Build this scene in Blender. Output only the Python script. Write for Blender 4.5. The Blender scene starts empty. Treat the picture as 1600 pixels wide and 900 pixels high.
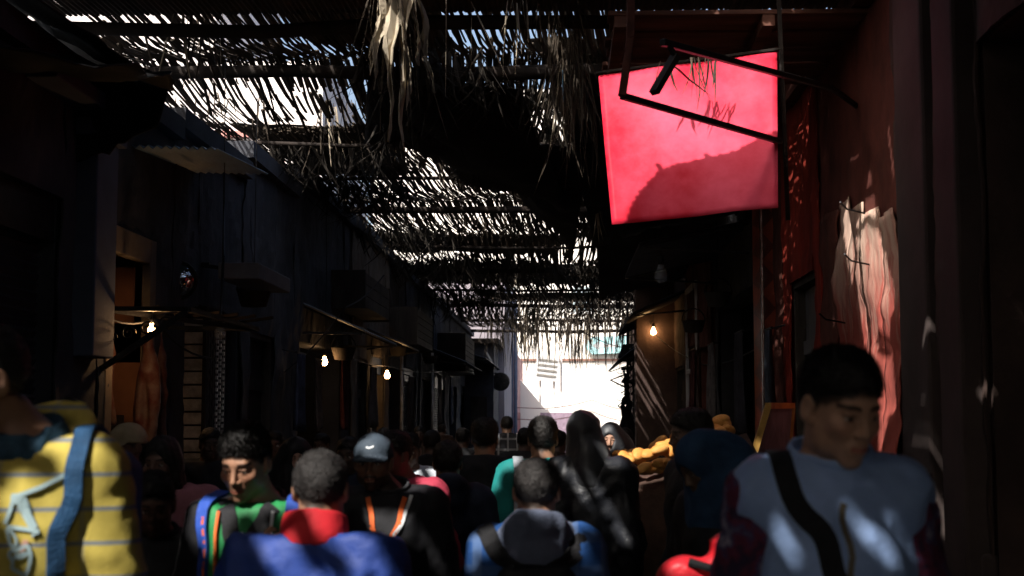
import bpy, math, random
import numpy as np
from mathutils import Vector, Matrix, Euler
from mathutils import noise as mnoise
from mathutils.bvhtree import BVHTree
R = math.radians
random.seed(7)
SC = bpy.context.scene
COL = SC.collection

# ------------------------------------------------------------ camera, sky, sun
CAMP = Vector((0, 0, 1.62)); PITCH = R(5.27); YAW = R(2.06); FPX = 2222.0
cam_d = bpy.data.cameras.new('camera'); cam = bpy.data.objects.new('camera', cam_d); COL.objects.link(cam)
cam.location = CAMP; cam.rotation_euler = (R(90) + PITCH, 0, YAW)
cam_d.lens = 50; cam_d.sensor_width = 36; cam_d.clip_start = 0.05; cam_d.clip_end = 2000
cam_d.dof.use_dof = True; cam_d.dof.focus_distance = 13.0; cam_d.dof.aperture_fstop = 4.2
SC.camera = cam
SUN_AZ = math.atan2(-.40, -.55); SUN_EL = R(47)
LDIR = Vector((math.sin(SUN_AZ) * math.cos(SUN_EL), math.cos(SUN_AZ) * math.cos(SUN_EL), math.sin(SUN_EL)))  # towards the sun
w = bpy.data.worlds.new('World'); SC.world = w; w.use_nodes = True
nt = w.node_tree; nt.nodes.clear()
sky = nt.nodes.new('ShaderNodeTexSky'); sky.sky_type = 'NISHITA'; sky.sun_disc = False
sky.sun_elevation = SUN_EL; sky.sun_rotation = SUN_AZ % (2 * math.pi); sky.dust_density = 6.0; sky.air_density = 1.0
bg = nt.nodes.new('ShaderNodeBackground'); bg.inputs[1].default_value = 0.15
wo = nt.nodes.new('ShaderNodeOutputWorld')
nt.links.new(sky.outputs[0], bg.inputs[0]); nt.links.new(bg.outputs[0], wo.inputs[0])
sd = bpy.data.lights.new('sun', 'SUN'); sd.energy = 4.0; sd.angle = R(0.53); sd.color = (1, .95, .88)
sun = bpy.data.objects.new('sun', sd); COL.objects.link(sun)
sun.rotation_euler = LDIR.to_track_quat('Z', 'Y').to_euler(); sun.location = (0, 0, 30)
vs = SC.view_settings; vs.view_transform = 'Standard'; vs.look = 'None'; vs.exposure = 0.85; vs.gamma = 1; vs.use_curve_mapping = False
SC.cycles.max_bounces = 6; SC.cycles.diffuse_bounces = 3; SC.cycles.glossy_bounces = 2; SC.cycles.transmission_bounces = 3
SC.cycles.use_denoising = True; SC.cycles.caustics_reflective = False; SC.cycles.caustics_refractive = False
SC.cycles.sample_clamp_indirect = 4.0

def ray(px, py):
    v = Vector(((px - 800) / FPX, -(py - 450) / FPX, -1.0))
    return (cam.rotation_euler.to_matrix() @ v).normalized()
def at(px, py, Y):
    d = ray(px, py); return CAMP + d * (Y / d.y)
def atX(px, Y, py=655): return at(px, py, Y).x
ZC = 4.5                                   # height of the reed cover
def plan(px, py, z=ZC):
    d = ray(px, py); p = CAMP + d * ((z - CAMP.z) / d.z); return p.x, p.y

# ------------------------------------------------------------ materials
MATS = {}
def mat(name, col, rough=.8, metal=0, var=.25, scale=6, bump=.3, col2=None, spec=.3, emit=None, estr=0, coat=0, stretch=None, sheen=0, bscale=None, trans=0):
    if name in MATS: return MATS[name]
    m = bpy.data.materials.new(name); m.use_nodes = True; MATS[name] = m
    nt = m.node_tree; b = nt.nodes['Principled BSDF']
    b.inputs['Roughness'].default_value = rough; b.inputs['Metallic'].default_value = metal
    b.inputs['Specular IOR Level'].default_value = spec
    if coat: b.inputs['Coat Weight'].default_value = coat; b.inputs['Coat Roughness'].default_value = .25
    if sheen: b.inputs['Sheen Weight'].default_value = sheen
    tc = nt.nodes.new('ShaderNodeTexCoord'); mp = nt.nodes.new('ShaderNodeMapping')
    nt.links.new(tc.outputs['Object'], mp.inputs[0])
    if stretch: mp.inputs['Scale'].default_value = stretch
    n = nt.nodes.new('ShaderNodeTexNoise'); n.inputs['Scale'].default_value = scale; n.inputs['Detail'].default_value = 8; n.inputs['Roughness'].default_value = .62
    nt.links.new(mp.outputs[0], n.inputs['Vector'])
    r = nt.nodes.new('ShaderNodeValToRGB')
    c2 = col2 if col2 else tuple(min(1, c * (1 + var)) for c in col)
    c1 = tuple(c * (1 - var) for c in col) if not col2 else col
    r.color_ramp.elements[0].position = .36; r.color_ramp.elements[1].position = .64
    r.color_ramp.elements[0].color = (*c1, 1); r.color_ramp.elements[1].color = (*c2, 1)
    nt.links.new(n.outputs[0], r.inputs[0]); nt.links.new(r.outputs[0], b.inputs['Base Color'])
    if bump:
        n2 = nt.nodes.new('ShaderNodeTexNoise'); n2.inputs['Scale'].default_value = bscale or scale * 5; n2.inputs['Detail'].default_value = 6
        nt.links.new(mp.outputs[0], n2.inputs['Vector'])
        bp = nt.nodes.new('ShaderNodeBump'); bp.inputs['Strength'].default_value = bump; bp.inputs['Distance'].default_value = .01
        nt.links.new(n2.outputs[0], bp.inputs['Height']); nt.links.new(bp.outputs[0], b.inputs['Normal'])
    if emit:
        b.inputs['Emission Color'].default_value = (*emit, 1); b.inputs['Emission Strength'].default_value = estr
    if trans:
        tr = nt.nodes.new('ShaderNodeBsdfTranslucent'); nt.links.new(r.outputs[0], tr.inputs[0])
        mx = nt.nodes.new('ShaderNodeMixShader'); mx.inputs[0].default_value = trans
        nt.links.new(b.outputs[0], mx.inputs[1]); nt.links.new(tr.outputs[0], mx.inputs[2])
        nt.links.new(mx.outputs[0], nt.nodes['Material Output'].inputs[0])
    return m
def N(nt, t, op=None, **kw):
    n = nt.nodes.new(t)
    if op: n.operation = op
    for k, v in kw.items(): n.inputs[int(k[1:])].default_value = v
    return n
def stripes_mat(name, base, line, axes, rough=.85):
    """woven stripes: axes = [(axis, frequency, width, strength)] in object space, lines fade into the cloth"""
    m = mat(name, base, rough, var=.12, scale=9, bump=.25, bscale=260); nt = m.node_tree; b = nt.nodes['Principled BSDF']
    src = b.inputs['Base Color'].links[0].from_socket
    tc = [n for n in nt.nodes if n.type == 'TEX_COORD'][0]
    sx = nt.nodes.new('ShaderNodeSeparateXYZ'); nt.links.new(tc.outputs['Object'], sx.inputs[0])
    for ax, fr, wd, st in axes:
        a = N(nt, 'ShaderNodeMath', 'MULTIPLY', i1=fr); nt.links.new(sx.outputs['XYZ'.index(ax)], a.inputs[0])
        f = N(nt, 'ShaderNodeMath', 'FRACT'); nt.links.new(a.outputs[0], f.inputs[0])
        l = N(nt, 'ShaderNodeMath', 'LESS_THAN', i1=wd); nt.links.new(f.outputs[0], l.inputs[0])
        s = N(nt, 'ShaderNodeMath', 'MULTIPLY', i1=st); nt.links.new(l.outputs[0], s.inputs[0])
        mx = nt.nodes.new('ShaderNodeMix'); mx.data_type = 'RGBA'
        nt.links.new(s.outputs[0], mx.inputs[0]); nt.links.new(src, mx.inputs[6]); mx.inputs[7].default_value = (*line, 1)
        src = mx.outputs[2]
    nt.links.new(src, b.inputs['Base Color'])
    return m
def attr_mat(name, rough=.5, bump=.15, bscale=180, spec=.4, sss=0):
    if name in MATS: return MATS[name]
    m = bpy.data.materials.new(name); m.use_nodes = True; MATS[name] = m
    nt = m.node_tree; b = nt.nodes['Principled BSDF']; b.inputs['Roughness'].default_value = rough; b.inputs['Specular IOR Level'].default_value = spec
    a = nt.nodes.new('ShaderNodeAttribute'); a.attribute_name = 'Col'
    n = nt.nodes.new('ShaderNodeTexNoise'); n.inputs['Scale'].default_value = 35; n.inputs['Detail'].default_value = 6
    hs = nt.nodes.new('ShaderNodeHueSaturation'); mr = N(nt, 'ShaderNodeMath', 'MULTIPLY_ADD', i1=.5, i2=.75)
    tc = nt.nodes.new('ShaderNodeTexCoord'); nt.links.new(tc.outputs['Object'], n.inputs[0])
    nt.links.new(n.outputs[0], mr.inputs[0]); nt.links.new(mr.outputs[0], hs.inputs['Value']); nt.links.new(a.outputs[0], hs.inputs['Color'])
    nt.links.new(hs.outputs[0], b.inputs['Base Color'])
    n2 = nt.nodes.new('ShaderNodeTexNoise'); n2.inputs['Scale'].default_value = bscale; nt.links.new(tc.outputs['Object'], n2.inputs[0])
    bp = nt.nodes.new('ShaderNodeBump'); bp.inputs['Strength'].default_value = bump; bp.inputs['Distance'].default_value = .003
    nt.links.new(n2.outputs[0], bp.inputs['Height']); nt.links.new(bp.outputs[0], b.inputs['Normal'])
    return m

# ------------------------------------------------------------ object helpers
def link(o, parent=None, label=None, cat=None, group=None, kind=None):
    COL.objects.link(o)
    if parent is not None: o.parent = parent
    return tag(o, label, cat, group, kind)
def tag(o, label=None, cat=None, group=None, kind=None):
    if label: o['label'] = label
    if cat: o['category'] = cat
    if group: o['group'] = group
    if kind: o['kind'] = kind
    return o
def thing(name, label, cat, loc=(0, 0, 0), rz=0, group=None, kind=None):
    o = bpy.data.objects.new(name, None); o.location = loc; o.rotation_euler = (0, 0, rz); o.empty_display_size = .1
    return link(o, None, label, cat, group, kind)
def fastmesh(name, V, Q):
    me = bpy.data.meshes.new(name); V = np.asarray(V, np.float32); Q = np.asarray(Q, np.int32)
    me.vertices.add(len(V)); me.vertices.foreach_set('co', V.ravel())
    me.loops.add(Q.size); me.loops.foreach_set('vertex_index', Q.ravel())
    me.polygons.add(len(Q)); k = Q.shape[1]
    me.polygons.foreach_set('loop_start', np.arange(0, Q.size, k, dtype=np.int32)); me.polygons.foreach_set('loop_total', np.full(len(Q), k, np.int32))
    me.update(calc_edges=True); me.validate(); return me
class MB:
    def __init__(s): s.v = []; s.f = []
    def box(s, x0, x1, y0, y1, z0, z1, M=None):
        n = len(s.v); P = [(x, y, z) for z in (z0, z1) for y in (y0, y1) for x in (x0, x1)]
        if M: P = [tuple(M @ Vector(p)) for p in P]
        s.v += P; s.f += [tuple(n + i for i in q) for q in ((0, 2, 3, 1), (4, 5, 7, 6), (0, 1, 5, 4), (2, 6, 7, 3), (0, 4, 6, 2), (1, 3, 7, 5))]; return s
    def beam(s, a, b, w, h=None, roll=0):
        a = Vector(a); b = Vector(b); d = b - a; L = d.length
        M = Matrix.Translation(a) @ d.to_track_quat('Z', 'Y').to_matrix().to_4x4() @ Matrix.Rotation(roll, 4, 'Z')
        h = h or w; return s.box(-w / 2, w / 2, -h / 2, h / 2, 0, L, M)
    def tube(s, pts, r, n=8, cap=True):
        pts = [Vector(p) for p in pts]; rs = r if isinstance(r, (list, tuple)) else [r] * len(pts)
        base = len(s.v); up = None
        for i, p in enumerate(pts):
            t = (pts[min(i + 1, len(pts) - 1)] - pts[max(i - 1, 0)]).normalized()
            if up is None: up = t.orthogonal().normalized()
            up = (up - t * up.dot(t)).normalized(); q = t.cross(up)
            for k in range(n):
                a = 2 * math.pi * k / n; s.v.append(tuple(p + (up * math.cos(a) + q * math.sin(a)) * rs[i]))
        for i in range(len(pts) - 1):
            for k in range(n):
                a = base + i * n + k; b = base + i * n + (k + 1) % n; s.f.append((a, b, b + n, a + n))
        if cap: s.f.append(tuple(base + k for k in range(n))[::-1]); s.f.append(tuple(base + (len(pts) - 1) * n + k for k in range(n)))
        return s
    def lathe(s, prof, c=(0, 0, 0), n=24, M=None):
        base = len(s.v)
        for r, z in prof:
            for k in range(n):
                a = 2 * math.pi * k / n; p = Vector((r * math.cos(a), r * math.sin(a), z))
                if M: p = M @ p
                s.v.append(tuple(p + Vector(c)))
        for i in range(len(prof) - 1):
            for k in range(n):
                a = base + i * n + k; b = base + i * n + (k + 1) % n; s.f.append((a, b, b + n, a + n))
        return s
    def sheet(s, P, th=.01):
        """P: rows of points -> thin closed sheet"""
        P = [[Vector(p) for p in r] for r in P]; nr, nc = len(P), len(P[0]); base = len(s.v)
        for side in (0, 1):
            for i in range(nr):
                for j in range(nc):
                    du = P[min(i + 1, nr - 1)][j] - P[max(i - 1, 0)][j]; dv = P[i][min(j + 1, nc - 1)] - P[i][max(j - 1, 0)]
                    n = du.cross(dv); n = n.normalized() if n.length > 1e-9 else Vector((0, 0, 1))
                    s.v.append(tuple(P[i][j] + n * (th / 2 if side else -th / 2)))
        o = nr * nc
        for i in range(nr - 1):
            for j in range(nc - 1):
                a = base + i * nc + j; q = (a, a + 1, a + nc + 1, a + nc); s.f.append(q[::-1]); s.f.append(tuple(x + o for x in q))
        E = [(base + j, base + j + 1) for j in range(nc - 1)] + [(base + (nr - 1) * nc + j + 1, base + (nr - 1) * nc + j) for j in range(nc - 1)]
        E += [(base + (i + 1) * nc, base + i * nc) for i in range(nr - 1)] + [(base + i * nc + nc - 1, base + (i + 1) * nc + nc - 1) for i in range(nr - 1)]
        for a, b in E: s.f.append((a, b, b + o, a + o))
        return s
    def build(s, name, m, parent=None, label=None, cat=None, group=None, kind=None, smooth=False, bevel=0, loc=None):
        me = bpy.data.meshes.new(name); me.from_pydata(s.v, [], s.f); me.update()
        if smooth: me.polygons.foreach_set('use_smooth', [True] * len(me.polygons))
        me.materials.append(m); o = bpy.data.objects.new(name, me); link(o, parent, label, cat, group, kind)
        if loc is not None: o.location = loc
        if bevel:
            b = o.modifiers.new('bevel', 'BEVEL'); b.width = bevel; b.segments = 2; b.limit_method = 'ANGLE'
        return o

# ------------------------------------------------------------ implicit surfaces
def cap(P, a, b, ra, rb=None):
    rb = ra if rb is None else rb
    ax, ay, az = P[0] - a[0], P[1] - a[1], P[2] - a[2]; bx, by, bz = b[0] - a[0], b[1] - a[1], b[2] - a[2]
    h = np.clip((ax * bx + ay * by + az * bz) / max(bx * bx + by * by + bz * bz, 1e-9), 0, 1)
    return np.sqrt((ax - bx * h) ** 2 + (ay - by * h) ** 2 + (az - bz * h) ** 2) - (ra + (rb - ra) * h)
def ell(P, c, r):
    x, y, z = (P[0] - c[0]), (P[1] - c[1]), (P[2] - c[2])
    k0 = np.sqrt((x / r[0]) ** 2 + (y / r[1]) ** 2 + (z / r[2]) ** 2); k1 = np.sqrt((x / r[0] ** 2) ** 2 + (y / r[1] ** 2) ** 2 + (z / r[2] ** 2) ** 2)
    return k0 * (k0 - 1) / np.maximum(k1, 1e-6)
def smin(a, b, k):
    h = np.clip(.5 + .5 * (b - a) / k, 0, 1); return b + (a - b) * h - k * h * (1 - h)
def smax(a, b, k): return -smin(-a, -b, k)
def nets(f, xs, ys, zs):
    s = f < 0
    sh = tuple(n - 1 for n in f.shape)
    C = [(i, j, k) for i in (0, 1) for j in (0, 1) for k in (0, 1)]
    sl = lambda A, c: A[c[0]:c[0] + sh[0], c[1]:c[1] + sh[1], c[2]:c[2] + sh[2]]
    cnt = np.zeros(sh, np.int8)
    for c in C: cnt += sl(s, c)
    act = (cnt > 0) & (cnt < 8); I = np.argwhere(act); n = len(I)
    idx = -np.ones(sh, np.int64); idx[act] = np.arange(n)
    acc = np.zeros((n, 3)); num = np.zeros(n); G = (xs, ys, zs)
    for a in C:
        for ax in range(3):
            if a[ax]: continue
            b = list(a); b[ax] = 1
            ia = I + np.array(a); ib = I + np.array(b)
            fa = f[ia[:, 0], ia[:, 1], ia[:, 2]]; fb = f[ib[:, 0], ib[:, 1], ib[:, 2]]
            m = (fa < 0) != (fb < 0); t = np.where(m, fa / np.where(m, fa - fb, 1), 0)
            for q in range(3):
                pa = G[q][ia[:, q]]; pb = G[q][ib[:, q]]; acc[:, q] += np.where(m, pa + (pb - pa) * t, 0)
            num += m
    V = acc / np.maximum(num, 1)[:, None]
    F = []
    for ax in range(3):
        u, v = [(1, 2), (2, 0), (0, 1)][ax]
        A = np.take(s, range(0, f.shape[ax] - 1), ax); B = np.take(s, range(1, f.shape[ax]), ax)
        E = np.argwhere(A != B); E = E[(E[:, u] > 0) & (E[:, v] > 0) & (E[:, u] < f.shape[u] - 1) & (E[:, v] < f.shape[v] - 1)]
        if not len(E): continue
        ins = A[E[:, 0], E[:, 1], E[:, 2]]; q = []
        for du, dv in ((1, 1), (0, 1), (0, 0), (1, 0)):
            e = E.copy(); e[:, u] -= du; e[:, v] -= dv; q.append(idx[e[:, 0], e[:, 1], e[:, 2]])
        q = np.stack(q, 1); q[~ins] = q[~ins][:, ::-1]; F.append(q)
    F = np.concatenate(F) if F else np.zeros((0, 4), int)
    return V, F
def grid(xs, ys, zs): return (xs[:, None, None].astype(np.float32), ys[None, :, None].astype(np.float32), zs[None, None, :].astype(np.float32))
def axis(lo, hi, step, fine=None):
    """fine = (lo, hi, step)"""
    if not fine: return np.arange(lo, hi + step, step)
    a, b, st = fine; a = max(a, lo); b = min(b, hi)
    L = np.arange(a - step, lo - step, -step)[::-1] if a > lo else np.array([]); M_ = np.arange(a, b, st); Hh = np.arange(M_[-1] + step, hi + step, step)
    return np.concatenate([L, M_, Hh])
def vnoise(P, scale, seed=0):
    p = P * scale; i = np.floor(p).astype(np.int64); fr = p - i; fr = fr * fr * (3 - 2 * fr); out = np.zeros(len(P))
    for c in range(8):
        o = np.array([(c >> k) & 1 for k in range(3)]); q = i + o
        h = (q[:, 0] * 73856093 ^ q[:, 1] * 19349663 ^ q[:, 2] * 83492791 ^ (seed * 2654435761)) & 0xffffff
        h = (h * 1103515245 + 12345) & 0xffffff; h = (h ^ (h >> 7)) * 2246822519 & 0xffffff
        wgt = np.prod(np.where(o, fr, 1 - fr), 1); out += wgt * (h / 0xffffff * 2 - 1)
    return out
def vnormals(V, F):
    a, b, c, d = (V[F[:, i]] for i in range(4)); n = np.cross(c - a, d - b); N_ = np.zeros_like(V)
    for i in range(4): np.add.at(N_, F[:, i], n)
    return N_ / np.maximum(np.linalg.norm(N_, axis=1), 1e-12)[:, None]
def sobj(name, V, F, m, parent, col=None):
    me = fastmesh(name, V, F); me.polygons.foreach_set('use_smooth', np.ones(len(me.polygons), bool)); me.materials.append(m)
    if col is not None:
        a = me.color_attributes.new('Col', 'FLOAT_COLOR', 'POINT'); a.data.foreach_set('color', np.concatenate([col, np.ones((len(col), 1))], 1).astype(np.float32).ravel())
    o = bpy.data.objects.new(name, me); link(o, parent); return o
# ------------------------------------------------------------ people
SKIN = attr_mat('skin', .5, .12); HAIRC = (.012, .010, .009)
HAIRM = mat('hair', (.010, .008, .007), .58, var=.4, scale=60, bump=.5, stretch=(1, 1, .25), bscale=300, spec=.45)
def headsdf(Q, fem=0, moust=0):
    w_ = 1 - .05 * fem
    f = ell(Q, (0, -.012, .032), (.076 * w_, .096, .086))
    f = smin(f, ell(Q, (0, .024, -.035), (.060 * w_, .066, .078)), .03)
    f = smin(f, ell(Q, (0, .068, -.098), (.022, .020, .018)), .028)
    for s in (-1, 1):
        f = smin(f, ell(Q, (s * .046 * w_, .012, -.062), (.018, .026, .026)), .03)
        f = smin(f, ell(Q, (s * .040, .062, -.022), (.022, .018, .018)), .022)
    f = smin(f, cap(Q, (-.034, .078, .026), (.034, .078, .026), .010 - .003 * fem), .02)
    for s in (-1, 1): f = smax(f, -ell(Q, (s * .031, .101, .004), (.021, .022, .014)), .012)
    f = smin(f, cap(Q, (0, .083, .018), (0, .106, -.028), .0065, .0098), .010)
    for s in (-1, 1): f = smin(f, ell(Q, (s * .0115, .094, -.034), (.0075, .010, .0075)), .006)
    for s in (-1, 1):
        f = smax(f, -cap(Q, (s * .006, .108, -.043), (s * .008, .096, -.040), .0026), .002)
        e = np.sqrt((Q[0] - s * .031) ** 2 + (Q[1] - .074) ** 2 + (Q[2] - .003) ** 2) - .0125
        f = np.minimum(f, e)
        f = smin(f, cap(Q, (s * .020, .086, .009), (s * .043, .080, .008), .0040), .004)
        f = smin(f, cap(Q, (s * .021, .084, -.006), (s * .041, .080, -.005), .0030), .005)
    f = smin(f, ell(Q, (0, .083, -.064), (.026, .012, .020)), .012)
    for zz, rr, yy in ((-.0605, .0050, .0915), (-.0700, .0062, .0900)):
        for s in (-1, 1): f = smin(f, cap(Q, (0, yy + .001, zz), (s * .021, yy - .013, zz + .001), rr, .0025), .005)
    for s in (-1, 1): f = smax(f, -cap(Q, (0, .0985, -.0648), (s * .020, .086, -.0645), .0016), .002)
    for s in (-1, 1):
        e = ell(Q, (s * .079 * w_, -.010, -.002), (.010, .021, .031)); e = smax(e, -ell(Q, (s * .089 * w_, -.004, .002), (.008, .012, .018)), .004)
        e = smin(e, ell(Q, (s * .074 * w_, .002, -.025), (.008, .009, .011)), .006)
        f = smin(f, e, .008)
    return f
def headcol(q, skin, fem=0, moust=0, beard=0, cut=.66):
    n = len(q); C = np.tile(np.array(skin), (n, 1)).astype(float); x, y, z = q.T; ax = np.abs(x)
    def mix(m, c): m = np.clip(m, 0, 1)[:, None]; C[:] = C * (1 - m) + np.array(c) * m
    mix(.35 * np.exp(-((ax - .042) ** 2 + (z + .025) ** 2) / .0004) * (y > .04), (skin[0] * 1.1, skin[1] * .75, skin[2] * .7))
    mix(.5 * np.exp(-((ax - .031) ** 2 / .0003 + (z - .001) ** 2 / .00014)) * (y > .04), (skin[0] * .45, skin[1] * .38, skin[2] * .36))
    mix(np.clip(1.2 - np.abs(z + .0655) / .0075, 0, 1) * (ax < .021) * (y > .078), (skin[0] * .75, skin[1] * .42, skin[2] * .45))
    if moust: mix(moust * np.clip(1.4 - np.abs(z + .051 + ax * .2) / .006, 0, 1) * (ax < .028) * (y > .07), (.02, .015, .012))
    if beard: mix(beard * np.clip((-.055 - z) / .012 + (ax / .06) ** 2, 0, 1) * (z < -.02 - (.055 - ax) * .5) * (z > -.13) * (y > -.01) * ~((np.abs(z + .0655) < .010) & (ax < .022)), (.03, .022, .018))
    edge = (.050 + (y - .085) * cut) - z + .004 * np.sin(x * 160) * np.sin(y * 190)
    mix(np.clip(.5 - edge / .014, 0, 1) * .92 * (y < .088) * (np.abs(x) < .0745), (.014, .011, .009))
    zb = .024 + .004 * np.cos((ax - .034) / .02 * 1.4)
    mix(np.clip(1.5 - np.abs(z - zb) / (.0045 - .001 * fem), 0, 1) * (ax > .012) * (ax < .053) * (y > .05), (.015, .011, .009))
    for s in (-1, 1):
        d = np.sqrt((x - s * .031) ** 2 + (y - .074) ** 2 + (z - .003) ** 2)
        on = (d < .0133) & (y > .075) & (z < .0075) & (z > -.0045)
        mix(on * 1.0, (.45, .42, .38)); mix(on * (np.hypot(x - s * .031, z - .001) < .0058), (.02, .012, .008))
        mix(((z >= .0075) & (z < .0100) & (np.abs(x - s * .031) < .015) & (y > .07) & (d < .019)) * .8, (.02, .015, .012))
    return C
def hand_mesh(side, curl=.5, thumb_out=1.0, res=.0035, s=1.0):
    """local hand: wrist at origin, fingers towards -Z, palm faces inwards; returns V, F"""
    xs = np.arange(-.055, .06, res); ys = np.arange(-.07, .075, res); zs = np.arange(-.20, .03, res); P = grid(xs, ys, zs)
    f = ell(P, (0, 0, -.050), (.014, .038, .050)); f = smin(f, cap(P, (0, 0, .02), (0, 0, -.02), .024, .022), .02)
    for k, (y0, L) in enumerate(((.029, .070), (.010, .079), (-.009, .073), (-.027, .058))):
        p = np.array((0., y0, -.088)); a = .12 + .10 * k * curl
        for j, (fl, r) in enumerate(((.45, .0088), (.31, .0080), (.24, .0068))):
            a2 = a + curl * (.55 if j == 0 else .75 * j); a_ = a2
            q = p + np.array((-side * math.sin(a_) * fl * L, y0 * .05, -math.cos(a_) * fl * L))
            f = smin(f, cap(P, p, q, r, r * .92), .004); p = q; a = a
    p = np.array((0, .026, -.030)); q = p + np.array((-side * .012, .030 * thumb_out, -.026)); f = smin(f, cap(P, p, q, .013, .0105), .012)
    r_ = q + np.array((-side * .010, .010 * thumb_out, -.028)); f = smin(f, cap(P, q, r_, .0100, .0080), .004)
    V, F = nets(f, xs, ys, zs); return V * s, F
def rotm(yaw, pitch, roll=0):
    """yaw about Z (left +), pitch down positive (nod forward)"""
    return np.array((Matrix.Rotation(yaw, 3, 'Z') @ Matrix.Rotation(-pitch, 3, 'X') @ Matrix.Rotation(roll, 3, 'Y')))
NOSLEEVE = 0
class Person:
    def __init__(s, px, pytop, Y, yaw, label, skin=(.34, .18, .115), hyaw=0, hpitch=.08, hroll=0, fem=0, build=1.0, lean=0, res=.012, hres=.0045,
                 moust=0, beard=0, group='people walking through the covered market', arms=None, bodypx=None, stride=.18, face=True, eyes_down=0, handcurl=.5):
        X = atX(px if bodypx is None else bodypx, Y); top = at(px, pytop, Y).z
        s.H = top; s.k = k = top / 1.757; s.kh = k * .93; s.res = res
        s.root = thing('person', label, 'person', (X, Y, 0), yaw, group); s.root['top'] = top
        c, sn = math.cos(-yaw), math.sin(-yaw); dx = atX(px, Y) - X if bodypx is not None else 0
        hx = np.array((dx * c, dx * sn, 0))
        b = build; L = lambda x, y, z: np.array((x * k, y * k, z * k))
        s.hip = [L(-.10, 0, .92), L(.10, 0, .92)]; s.knee = [L(-.11, stride * .9 + .03, .50), L(.11, -stride * .35 + .03, .49)]; s.ank = [L(-.10, stride, .09), L(.10, -stride * 1.3, .11)]
        ly = lean
        s.pel = L(0, 0, .97); s.waist = L(0, ly * .3, 1.10); s.chest = L(0, ly * .7, 1.305); s.neck = L(0, ly - .02, 1.50); s.headc = L(0, ly + .025, 1.636) + hx
        s.sh = [L(-.165 * b, ly - .015, 1.448), L(.165 * b, ly - .015, 1.448)]
        s.el = [L(-.235 * b, ly - .05, 1.14), L(.235 * b, ly - .05, 1.14)]; s.wr = [L(-.235 * b, ly + .10, .93), L(.235 * b, ly + .07, .91)]
        if arms:
            for i, (e, w_) in arms.items(): s.el[i] = L(*e); s.wr[i] = L(*w_)
        s.headc = s.headc + np.array((-math.sin(hyaw) * .09 * math.sin(hpitch), math.cos(hyaw) * .09 * math.sin(hpitch), -.012 * hpitch)) * k; s.RH = rotm(hyaw, hpitch, hroll); s.b = b; s.fem = fem; s.skin = skin; s.ly = ly
        # ---- body: one continuous figure
        hf = (.135 * k)
        xs = axis(-.36, .36, res * 1.2, (s.headc[0] - .105 * k, s.headc[0] + .105 * k, hres)); ys = axis(-.40, .46 + ly, res * 1.2, (s.headc[1] - .13 * k, s.headc[1] + .13 * k, hres))
        zs = axis(0, top + .06, res * 1.3, (s.headc[2] - .17 * k, top + .06, hres))
        P = grid(xs, ys, zs); f = np.full((len(xs), len(ys), len(zs)), .2, np.float32)
        zi = np.searchsorted(zs, s.headc[2] - .02 * k); PB = (P[0], P[1], P[2][:, :, :zi])
        g = s.torso(PB, 0); g = smin(g, s.armsf(PB, 0), .03)
        for i in (0, 1):
            g = smin(g, cap(PB, s.hip[i], s.knee[i], .082 * k, .056 * k), .03); g = smin(g, cap(PB, s.knee[i], s.ank[i], .055 * k, .036 * k), .02)
            g = smin(g, cap(PB, s.ank[i] + (0, 0, -.04), s.ank[i] + (0, .13 * k, -.055), .036, .03), .02)
        g = smin(g, cap(PB, s.neck, s.headc + s.RH @ np.array((0, -.02, -.04)) * k, (.058 - .008 * fem) * k, (.053 - .008 * fem) * k), .03)
        f[:, :, :zi] = g
        z0 = np.searchsorted(zs, s.headc[2] - .17 * k); PH = (P[0], P[1], P[2][:, :, z0:])
        Q = s.toQ(PH); hd = headsdf(Q, fem) * k * .9
        f[:, :, z0:] = smin(f[:, :, z0:], hd, .018)
        f[:, :, 0] = .2; f[:, :, -1] = .2
        V, F = nets(f, xs, ys, zs); C = np.tile(np.array(skin), (len(V), 1))
        q = ((V - s.headc) / s.kh) @ s.RH; m = (q[:, 2] > -.14) & (np.linalg.norm(q, axis=1) < .2)
        C[m] = headcol(q[m], skin, fem, moust, beard)
        V0 = [V]; F0 = [F]; C0 = [C]; n = len(V)
        for i in (0, 1):
            hv, hfc = hand_mesh(-1 if i == 0 else 1, handcurl, res=.0045, s=k)
            d = s.wr[i] - s.el[i]; d = d / np.linalg.norm(d); M = np.array(Vector(-d).to_track_quat('Z', 'Y').to_matrix())
            # roll so that the thumb (+Y of the hand) points forward
            fwd = np.array((0, 1, 0.)); yv = fwd - d * (fwd @ d)
            if np.linalg.norm(yv) < .2: yv = np.array((0, 0, 1.)) - d * d[2]
            yv /= np.linalg.norm(yv); zv = -d; xv = np.cross(yv, zv); M = np.stack([xv, yv, zv], 1)
            V0.append(hv @ M.T + s.wr[i]); F0.append(hfc + n); C0.append(np.tile(np.array(skin), (len(hv), 1))); n += len(hv)
        s.body = sobj('body', np.concatenate(V0), np.concatenate(F0), SKIN, s.root, np.concatenate(C0))
        s.bvh = None
    def toQ(s, P):
        k = s.k; kh = s.kh; x, y, z = (P[0] - s.headc[0]) / kh, (P[1] - s.headc[1]) / kh, (P[2] - s.headc[2]) / kh; M = s.RH.astype(np.float32)
        return tuple(x * M[0, i] + y * M[1, i] + z * M[2, i] for i in range(3))
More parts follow.
